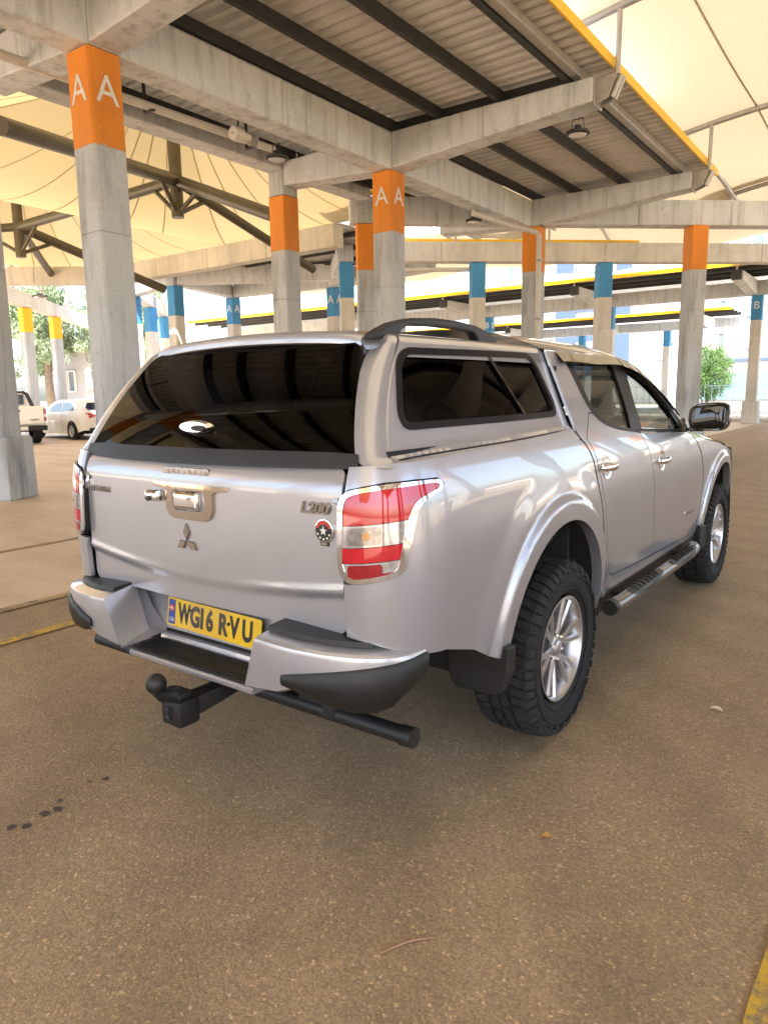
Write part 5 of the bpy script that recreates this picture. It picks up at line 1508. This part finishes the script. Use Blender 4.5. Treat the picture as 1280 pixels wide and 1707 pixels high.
# ---- wheels
RT = .384
def build_wheel():
    root = empty("wheel", (0, 0, 0), parent=truck)
    N = 96
    profile = [(-.085, .226), (-.108, .235), (-.128, .268), (-.134, .300), (-.131, .330), (-.122, .352), (-.105, .366), (-.06, .371), (0, .372), (.06, .371), (.105, .366), (.122, .352), (.131, .330), (.134, .300), (.128, .268), (.108, .235), (.085, .226)]
    ty = MB().lathe(profile, N, 'x')
    tyre = ty.obj("tyre", 'rubber', root, 60)
    ringm = MB()
    for s in (-1, 1):
        for r in (.262, .318): ringm.lathe([(s * (.1275 if r < .3 else .1335), r - .004), (s * (.131 if r < .3 else .1365), r), (s * (.1275 if r < .3 else .1325), r + .004)], 64, 'x')
    ringm.obj("sidewall_rib", 'rubber', root, 60)
    tr = MB()
    def block(x0, x1, a0, a1, r0, r1, sk=0.0, xr=None):
        vs = []
        for r in (r0, r1):
            f = .0 if r == r0 else .0025
            for x, a in ((x0 + f, a0), (x1 - f, a0), (x1 - f, a1), (x0 + f, a1)):
                aa = a + sk * x; rr_ = r - (.010 * (max(0, abs(x) - .07) / .05) ** 2)
                vs.append((x, rr_ * math.cos(aa), rr_ * math.sin(aa)))
        tr.add(vs, [(3, 2, 1, 0), (4, 5, 6, 7), (0, 1, 5, 4), (1, 2, 6, 5), (2, 3, 7, 6), (3, 0, 4, 7)])
    n = 26; st = 2 * math.pi / n
    for i in range(n):
        a = i * st
        block(-.044, -.003, a + .04 * st, a + .42 * st, .366, RT, 1.1); block(-.040, -.006, a + .53 * st, a + .92 * st, .366, RT, -.9)
        block(.006, .040, a + .30 * st, a + .68 * st, .366, RT, 1.1); block(.003, .044, a + .80 * st, a + 1.18 * st, .366, RT, -.9)
        for s in (-1, 1):
            ph = 0 if s < 0 else .27 * st
            xa, xb = (s * .052, s * .118); lo, hi = min(xa, xb), max(xa, xb)
            block(lo, hi, a + ph + .02 * st, a + ph + .40 * st, .358, RT, s * .7)
            xa, xb = (s * .052, s * .110); lo, hi = min(xa, xb), max(xa, xb)
            block(lo, hi, a + ph + .52 * st, a + ph + .90 * st, .358, RT, s * .7)
            # shoulder lugs running down the sidewall
            for (f0, f1, rl, rh) in ((.03, .38, .334, .378), (.54, .88, .345, .376)):
                vs = []
                for aa in (a + ph + f0 * st + s * .7 * .118 * s, a + ph + f1 * st + s * .7 * .118 * s):
                    for x, r in ((.112, rh), (.1245, rh - .008), (.1385, rl + .006), (.1375, rl - .004), (.120, rl)):
                        vs.append((s * x, r * math.cos(aa), r * math.sin(aa)))
                tr.add(vs, [(0, 1, 2, 3, 4), (9, 8, 7, 6, 5), (0, 5, 6, 1), (1, 6, 7, 2), (2, 7, 8, 3), (3, 8, 9, 4)])
    tr_o = tr.obj("tread_blocks", 'rubber_tread', root); tr_o['kind'] = 'stuff'
    # rim
    rm = MB().lathe([(.095, .219), (.112, .226), (.118, .2285), (.119, .222), (.106, .212), (.060, .205), (.02, .198), (-.09, .20), (-.10, .222)], 64, 'x').obj("rim", 'alloy', root, 40)
    MB().lathe([(.012, .195), (.010, .10), (.010, 0)], 40, 'x').obj("brake_disc", 'alloy_dark', root, 40)
    for k in range(6):
        for s_ in (-1, 1):
            a = 2 * math.pi * k / 6; off_ = s_ * R(10.5)
            def pt(r, da, x): 
                aa = a + off_ * min(1, max(.35, (r - .03) / .10)) + da; return (x, r * math.cos(aa), r * math.sin(aa))
            rings = []
            for r, w, xo, xi in ((.035, .014, .082, .05), (.08, .0135, .092, .052), (.14, .0145, .100, .058), (.19, .0165, .106, .066), (.213, .0185, .109, .075)):
                da = w / r
                rings.append([pt(r, -da, xi), pt(r, -da * .95, xo - .010), pt(r, -da * .5, xo), pt(r, da * .5, xo), pt(r, da * .95, xo - .010), pt(r, da, xi)])
            MB().loft(rings).obj("spoke", 'alloy', root, 28)
    MB().lathe([(.05, .052), (.082, .050), (.088, .040), (.088, .034), (.098, .032), (.103, .022), (.104, 0)], 32, 'x').obj("hub_cap", 'alloy', root, 35)
    for k in range(6):
        a = 2 * math.pi * (k + .5) / 6
        MB().lathe([(.06, .0085), (.094, .0085), (.097, .004), (.097, 0)], 6, 'x', (0, .056 * math.cos(a), .056 * math.sin(a))).obj("wheel_nut", 'chrome', root)
    return root
w0 = build_wheel()
def copy_tree(o, parent=None):
    c = o.copy(); col.objects.link(c); c.parent = parent
    for ch in list(o.children): copy_tree(ch, c)
    return c
spots = [(.760, 0, 0, 9), (.760, 3.0, 0, 31), (-.760, 0, 180, 4), (-.760, 3.0, 180, 50)]
for i, (x, y, rz, sp_) in enumerate(spots):
    o = w0 if i == 0 else copy_tree(w0, truck)
    o.location = (x, y, RT - .006); o.rotation_euler = (R(sp_), 0, R(rz))
# ------------------------------------------------------------------ background: buildings, trees, street
M['render_white'] = simple("white_render", (.34, .345, .35), .85, var=.05, vscale=.4)
M['render_blue'] = simple("blue_grey_render", (.055, .09, .19), .85, var=.05, vscale=.4)
M['render_teal'] = simple("teal_render", (.12, .24, .26), .8)
M['pane'] = simple("window_pane", (.10, .13, .17), .08, coat=1.0)
M['frame_w'] = simple("white_window_frame", (.66, .65, .62), .5)
M['curtain'] = simple("pale_curtain", (.55, .50, .44), .9)
M['leaf_dark'] = simple("bush_leaf", (.042, .092, .012), .55, var=.45, vscale=1.4)
M['leaf_pine'] = simple("pine_leaf", (.17, .235, .13), .6, var=.4, vscale=.6)
M['bark'] = simple("bark", (.16, .125, .09), .95, var=.3, vscale=6)
M['railing'] = simple("railing_metal", (.10, .12, .15), .5, .4)
M['gate_dark'] = simple("dark_opening", (.03, .035, .045), .6)

def building(lab, x0, x1, y0, y1, h, wins, bands=(), wallmat='render_white'):
    b = empty("apartment_building", (0, 0, 0)); tag(b, lab, "building")
    MB().box((x0, y0, 0), (x1, y1, h)).obj("wall", wallmat, b, None, .03, 1)
    MB().box((x0 - .15, y0 - .15, h), (x1 + .15, y1 + .15, h + .35)).obj("parapet", wallmat, b, None, .02, 1)
    for (a, c, z0, z1, mt) in bands: MB().box((a, y0 - .12, z0), (c, y0 + .02, z1)).obj("facade_band", mt, b)
    for (a, c, z0, z1) in wins:
        f = MB()
        t = .09
        f.box((a - t, y0 - .16, z0 - t), (a, y0 - .02, z1 + t)); f.box((c, y0 - .16, z0 - t), (c + t, y0 - .02, z1 + t))
        f.box((a, y0 - .16, z1), (c, y0 - .02, z1 + t)); f.box((a, y0 - .19, z0 - t), (c, y0 - .02, z0)); f.box(((a + c) / 2 - .04, y0 - .14, z0), ((a + c) / 2 + .04, y0 - .03, z1))
        w = f.obj("window", 'frame_w', b)
        MB().box((a, y0 - .05, z0), (c, y0 - .03, z1)).obj("pane", 'pane', w)
        MB().box((a, y0 - .058, z0), (a + (c - a) * random.uniform(.2, .5), y0 - .052, z1)).obj("curtain", 'curtain', w)
    return b
wins = []
for fl_ in range(5):
    for i in range(9):
        x = -38 + i * 3.6
        wins.append((x, x + 1.5, 4.6 + fl_ * 3.2, 6.2 + fl_ * 3.2))
bands = [(-31.3, -29.0, .2, 20.0, 'render_blue'), (-24.6, -23.0, 2.8, 20.0, 'render_blue'), (-29.0, -24.6, 3.25, 4.15, 'render_blue'), (-29.0, -24.6, 6.9, 7.7, 'render_blue'), (-29.0, -24.6, 10.0, 10.8, 'render_blue')]
building("white apartment block with blue grey vertical bands behind the far shelters", -40, -17.3, 76, 90, 20, [w for w in wins if w[1] < -17.8 and not any(bx[0] - .3 < w[1] and w[0] < bx[1] + .3 and bx[2] < w[2] < bx[3] and bx[1] - bx[0] < 3 for bx in bands)], bands)
building("white apartment block beyond the round bush at right", -16.6, 8, 80, 94, 18, [(a + .6, c + .4, z0 + .4, z1 + .6) for a, c, z0, z1 in [(-16.2 + i * 3.1, -14.9 + i * 3.1, 5.2 + f_ * 3.3, 6.5 + f_ * 3.3) for i in range(7) for f_ in range(4)]], [(-16.4, 7.9, 4.2, 4.5, 'render_blue'), (-16.4, 7.9, .3, 3.0, 'render_teal')])
building("low white house with a dark opening behind the far left columns", -52, -42.5, 27.5, 37, 5.4, [(-49.8, -48.2, 2.0, 3.4), (-46.6, -45.6, 2.2, 3.4)], [(-45.0, -43.0, .0, 2.3, 'gate_dark')])

def leaf_me(n, size, rnd, kind):
    """a clump of n small leaf faces"""
    vs = []; fs = []
    for _ in range(n):
        c = Vector((rnd.gauss(0, 1), rnd.gauss(0, 1), rnd.gauss(0, 1))).normalized() * (rnd.random() ** .4)
        d = Vector((rnd.gauss(0, 1), rnd.gauss(0, 1), rnd.gauss(0, 1))).normalized(); e = d.orthogonal().normalized()
        L = size * rnd.uniform(.7, 1.3); W = L * (.42 if kind == 'leaf' else .17)
        k = len(vs); vs += [c - d * L / 2, c + e * W / 2, c + d * L / 2, c - e * W / 2]; fs.append((k, k + 1, k + 2, k + 3))
    return vs, fs
def crown(name, centres, clump_r, n, size, mat_, parent, seed, kind='leaf'):
    rnd = random.Random(seed); mb = MB()
    for c, r in centres:
        vs, fs = leaf_me(n, size / r, rnd, kind)
        mb.add([Vector(c) + v * r for v in vs], fs)
    o = mesh_obj(name, mb.me(name, None, fix=False), mat_, parent)
    return o
# round clipped bush tree at right
bt = empty("bush_tree", (-12.2, 63.0, .1)); tag(bt, "round clipped green tree between the orange topped column and the B column", "tree")
rnd = random.Random(3); cen = []
for i in range(330):
    d = Vector((rnd.gauss(0, 1), rnd.gauss(0, 1), rnd.gauss(0, 1))).normalized(); q = rnd.uniform(.72, 1.0) if rnd.random() < .8 else rnd.uniform(.2, .7)
    cen.append(((d.x * 2.0 * q, d.y * 2.0 * q, 2.75 + d.z * 2.35 * q), rnd.uniform(.28, .55)))
crown("crown", cen, .4, 60, .15, 'leaf_dark', bt, 5)
MB().tube([(0, 0, 0), (.05, 0, .8), (0, .05, 1.8), (0, 0, 2.9)], [.13, .11, .09, .05], 10).obj("trunk", 'bark', bt, 60)
for i in range(5):
    a = i * 1.3; MB().tube([(0, 0, 1.2 + .2 * i), (.5 * math.cos(a), .5 * math.sin(a), 2.0 + .2 * i), (1.1 * math.cos(a), 1.1 * math.sin(a), 2.7 + .25 * i)], [.05, .035, .015], 6).obj("branch", 'bark', bt, 60)
def pine(x, y, h, lean, seed, lab, spread=1.0):
    r_ = random.Random(seed)
    t = empty("pine_tree", (x, y, 0)); tag(t, lab, "tree")
    tip = Vector((lean * h, 0, h * .92))
    pts = [Vector((lean * h * (k / 6) ** 1.3 + .12 * math.sin(k * 1.7), .1 * math.cos(k * 2.1), h * .92 * k / 6)) for k in range(7)]
    MB().tube(pts, [.34, .30, .26, .22, .17, .11, .05], 10).obj("trunk", 'bark', t, 60)
    cen = []
    for i in range(16):
        a = r_.uniform(0, 6.28); z0 = h * r_.uniform(.36, .85); k = z0 / (h * .92)
        base = Vector((lean * h * k ** 1.3, 0, z0)); L = spread * r_.uniform(1.6, 3.6) * (1.25 - k * .7)
        end = base + Vector((math.cos(a) * L, math.sin(a) * L, r_.uniform(.2, 1.4)))
        MB().tube([base, (base + end) / 2 + Vector((0, 0, .2)), end], [.08, .05, .02], 6).obj("limb", 'bark', t, 60)
        for j in range(16):
            q = r_.uniform(.35, 1.12); c = base + (end - base) * q + Vector((r_.gauss(0, .55), r_.gauss(0, .55), r_.gauss(.15, .35)))
            cen.append((tuple(c), r_.uniform(.35, .75)))
    for j in range(16): cen.append(((lean * h + r_.gauss(0, .8), r_.gauss(0, .8), h * r_.uniform(.82, 1.0)), r_.uniform(.4, .7)))
    crown("crown", cen, .5, 95, .34, 'leaf_pine', t, seed, 'pine')
    return t
pine(-47.5, 25.0, 9.5, .05, 11, "pale green pine tree left of the second yellow column", 1.2)
pine(-45.0, 28.5, 10.0, .10, 12, "leaning pine tree with bare trunk right of the yellow columns", 1.3)
pine(-42.0, 27.6, 9.0, -.06, 13, "pine tree just left of the near orange column", 1.2)
# railings
def railing(x0, x1, y, lab, z=0.0, h=1.3):
    f = empty("railing", (0, 0, 0)); tag(f, lab, "fence")
    n = int((x1 - x0) / .55)
    for i in range(n + 1):
        x = x0 + (x1 - x0) * i / n
        MB().box((x - .02, y - .02, z), (x + .02, y + .02, z + h)).obj("bar", 'railing', f)
    MB().box((x0, y - .03, z + h), (x1, y + .03, z + h + .05)).obj("top_rail", 'railing', f)
    MB().box((x0, y - .025, z + .15), (x1, y + .025, z + .19)).obj("bottom_rail", 'railing', f)
railing(-22, 4, 61.4, "low dark railing along the far pavement behind the round tree", .16, 1.5)
railing(-46, -34, 25.5, "dark railing below the pine trees at left", 0, 1.1)
# utility pole
up_ = empty("utility_pole", (-9.6, 66, 0)); tag(up_, "tall grey utility pole with a cross arm near the B column", "pole")
MB().tube([(0, 0, 0), (0, 0, 8.6)], [.16, .11], 12).obj("shaft", 'railing', up_, 60)
for z in (7.3, 7.9): MB().box((-.75, -.06, z), (.75, .06, z + .12)).obj("cross_arm", 'railing', up_)
for x in (-.65, -.3, .3, .65): MB().lathe([(0, .05), (.12, .06), (.2, .03), (.2, 0)], 10, 'z').obj("insulator", 'white', up_, loc=(x, 0, 8.02))

# ------------------------------------------------------------------ parked vehicles in the left background
def small_wheel(parent, x, y, r, w, side_, mat_rim='alloy'):
    o = MB().lathe([(-w / 2, r * .66), (-w / 2, r * .95), (-w * .35, r), (w * .35, r), (w / 2, r * .95), (w / 2, r * .66)], 32, 'x').obj("wheel", 'rubber', parent, 50, loc=(x, y, r))
    s = 1 if side_ > 0 else -1
    MB().lathe([(s * w * .42, r * .66), (s * w * .30, r * .60), (s * w * .10, r * .58)], 32, 'x').obj("rim", mat_rim, o, 50)
    MB().lathe([(s * w * .05, r * .60), (s * w * .05, 0)], 24, 'x').obj("brake_disc", 'dark', o)
    for k in range(5):
        a = 2 * math.pi * k / 5; ca, sa = math.cos(a), math.sin(a)
        vs = []
        for rr_, ww in ((.02, .03), (r * .62, .035)):
            for x_, q in ((s * w * .20, -ww), (s * w * .38, -ww * .7), (s * w * .38, ww * .7), (s * w * .20, ww)):
                vs.append((x_, rr_ * ca - q * sa, rr_ * sa + q * ca))
        MB().loft([vs[:4], vs[4:]]).obj("spoke", mat_rim, o)
    return o
def hatchback(loc, rz, lab):
    c = empty("hatchback_car", loc, rz); tag(c, lab, "car")
    # side outline (y forward, z up); y from rear axle
    top = [(-.78, .62), (-.80, .86), (-.70, 1.02), (-.55, 1.22), (-.32, 1.37), (.2, 1.425), (.8, 1.42), (1.3, 1.35), (1.75, 1.16), (2.05, 1.00), (2.6, .93), (3.1, .84), (3.38, .70), (3.46, .50), (3.40, .28)]
    bot = [(-.70, .34), (-.72, .48)]
    def wx(z, y):
        b = .885 - .05 * max(0, (z - .9)) ** 1 * 4 * .9 if z > .9 else .885 - .03 * ((z - .7) / .4) ** 2
        if y > 2.6: b -= .16 * ((y - 2.6) / .86) ** 2
        if y < -.3: b -= .10 * ((-.3 - y) / .5) ** 2
        return b
    def sd(y, z): return (wx(z, y), y, z)
    arcs = arc(2.7, .32, .37, 0, 180, 14); arcr = arc(0, .32, .37, 0, 180, 14)
    outl = top + [(3.07, .24)] + arcs + [(2.33, .20), (.37, .20)] + arcr + [(-.37, .26)] + bot
    wv = [(-.30, 1.02), (-.20, 1.22), (.05, 1.33), (.8, 1.345), (1.2, 1.29), (1.62, 1.10), (1.74, .98), (.6, .97)]
    s_ = patch("body_side", sd, outl, 'white_car', c, res=.09, edge=.0, inset=0, ref=(0, 1.2, .7)); sm = mirror(s_)
    for pp, y0 in (((-.24, 1.02, .62), 0), ((.70, .98, 1.70), 1)): pass
    g1 = [(-.22, 1.04), (-.14, 1.20), (.08, 1.305), (.62, 1.325), (.66, 1.0)]
    g2 = [(.72, .995), (.70, 1.325), (1.15, 1.28), (1.52, 1.11), (1.62, .99)]
    M.setdefault('sky_glass', simple("side_glass", (.16, .22, .28), .04, coat=1.0))
    for g_ in (g1, g2):
        o = patch("side_window", lambda y, z: (wx(z, y) + .006, y, z), g_, 'sky_glass', c, res=.12, edge=.004, ref=(0, 1.2, .7)); mirror(o)
    for y in (.70, 1.66):
        o = patch("door_gap", lambda y_, z: (wx(z, y_) + .003, y_, z), [(y - .006, .30), (y + .006, .30), (y + .006, .97), (y - .006, .97)], 'dark', c, res=.1, edge=0, inset=0); mirror(o)
    for y in (.30, 1.30):
        o = MB().loft([[(wx(.86, y) + d, y + k, .86 + h) for d, h in ((0, -.015), (.03, -.01), (.03, .01), (0, .015))] for k in (-.1, .1)]).obj("door_handle", 'white_car', c); mirror(o)
    secs = []
    prof2 = [(-.70, .34), (-.72, .48)] + top
    rings = []
    for y, z in prof2:
        w = wx(z, y); rings.append([(w * q, y - (.05 * (1 - q * q) if y < -.3 else (-.12 * (1 - q * q) if y > 3.0 else 0)), z + (.03 * (1 - q * q) if 1.3 < z else 0)) for q in [-1 + 2 * i / 12 for i in range(13)]])
    MB().loft(rings, closed=False, caps=False).obj("body_shell", 'white_car', c, 50)
    # rear window, lamps, lower bumper
    def rear_s(x, t):
        y = -.71 + .25 * t; z = 1.06 + .26 * t
        return (x, y - .055 * (1 - (x / .8) ** 2) - .012, z)
    patch("rear_window", rear_s, [(-.60, .05), (.60, .05), (.66, .3), (.52, .95), (-.52, .95), (-.66, .3)], 'glass_tint', c, res=.12, edge=.005, ref=(0, 1.2, .8))
    patch("rear_window_backing", lambda x, t: (rear_s(x, t)[0], rear_s(x, t)[1] + .006, rear_s(x, t)[2]), [(-.60, .05), (.60, .05), (.66, .3), (.52, .95), (-.52, .95), (-.66, .3)], 'dark', c, res=.2, edge=0, ref=(0, 1.2, .8))
    for s in (-1, 1):
        MB().loft([[(s * x, y, .86 + h) for h in (-dz, -dz * .5, dz * .8, dz)] for x, y, dz in ((.42, -.862, .03), (.60, -.835, .085), (.76, -.74, .095), (.845, -.55, .06), (.868, -.42, .02))], closed=False, caps=False).obj("tail_lamp", 'lens_red', c, 50)
    MB().box((-.60, -.80, .26), (.60, -.70, .42)).obj("rear_diffuser", 'black_plastic', c, None, .03, 2)
    MB().box((-.75, -.3, .2), (.75, 3.0, .32)).obj("underbody", 'dark', c)
    for x in (-.80, .80):
        for y in (0, 2.7): small_wheel(c, x, y, .315, .21, x)
    return c
hatchback((-22.1, 12.33, 0), 1.50 , "white hatchback car with red tail lamp parked beyond the columns at left")
def plain_pickup(loc, rz, lab):
    c = empty("pickup_truck", loc, rz); tag(c, lab, "pickup truck")
    MB().loft([[(-.84, y, .62), (.84, y, .62), (.88, y, .80), (.86, y, 1.20), (.84, y, 1.24), (-.84, y, 1.24), (-.86, y, 1.20), (-.88, y, .80)] for y in (-1.0, .75)]).obj("load_bed", 'white_car', c, None, .02, 2)
    MB().box((-.80, -1.05, .66), (.80, -1.005, 1.22)).obj("tailgate", 'white_car', c, None, .015, 2)
    MB().box((-.10, -1.08, 1.06), (.10, -1.052, 1.12)).obj("tailgate_handle", 'black_plastic', c, None, .01)
    text_obj("tailgate_badge", "TURBO", .09, .004, 'steel_dark', c, (.50, -1.056, .80), (R(90), 0, 0), shear=.3)
    for s in (-1, 1):
        l_ = MB().box((min(s * .81, s * .885), -1.04, .76), (max(s * .81, s * .885), -.94, 1.16)).obj("tail_lamp", 'lens_deep', c, None, .01)
        MB().box((min(s * .815, s * .88), -1.046, .88), (max(s * .815, s * .88), -1.041, .98)).obj("reverse_lens", 'lens_clear', l_)
    MB().box((-.86, -1.20, .46), (.86, -1.05, .62)).obj("rear_bumper", 'black_plastic', c, None, .03, 2)
    MB().box((-.26, -1.21, .48), (.26, -1.202, .60)).obj("number_plate", 'white', c)
    MB().loft([[(-w, y, z) for y, z in ((.80, .55), (.80, 1.20), (.88, 1.72), (1.6, 1.76), (2.2, 1.70), (2.75, 1.20), (3.7, 1.08), (3.8, .6))] for w in (.86,)] + [[(-.70 if False else -.86, y, z) for y, z in ((.80, .55), (.80, 1.20), (.88, 1.72), (1.6, 1.76), (2.2, 1.70), (2.75, 1.20), (3.7, 1.08), (3.8, .6))]][:0] + [[(.86, y, z) for y, z in ((.80, .55), (.80, 1.20), (.88, 1.72), (1.6, 1.76), (2.2, 1.70), (2.75, 1.20), (3.7, 1.08), (3.8, .6))]]).obj("cab", 'white_car', c, None, .06, 3)
    MB().box((-.68, .79, 1.28), (.68, .855, 1.62)).obj("back_window", 'pane', c, None, .01)
    for s in (-1, 1): MB().prism([(1.0, 1.22), (1.05, 1.64), (2.15, 1.62), (2.6, 1.22)], .01, lambda u, v, w: (s * (.862 + w), u, v)).obj("side_window", 'pane', c)
    for y in (.62, .42):
        MB().tube([(-.74, y - .5, 1.24), (-.70, y - .1, 1.62), (-.60, y, 1.70), (.60, y, 1.70), (.70, y - .1, 1.62), (.74, y - .5, 1.24)], .04, 10).obj("roll_bar", 'black_plastic', c, 60)
    MB().box((-.6, -.95, .42), (.6, 3.5, .62)).obj("chassis_frame", 'dark', c)
    for x in (-.76, .76):
        for y in (0, 3.0): small_wheel(c, x, y, .37, .25, x, 'steel_light')
    return c
plain_pickup((-22.05, 9.22, 0), 1.32, "white pickup truck with black roll bar and bumper half hidden by the stained column")
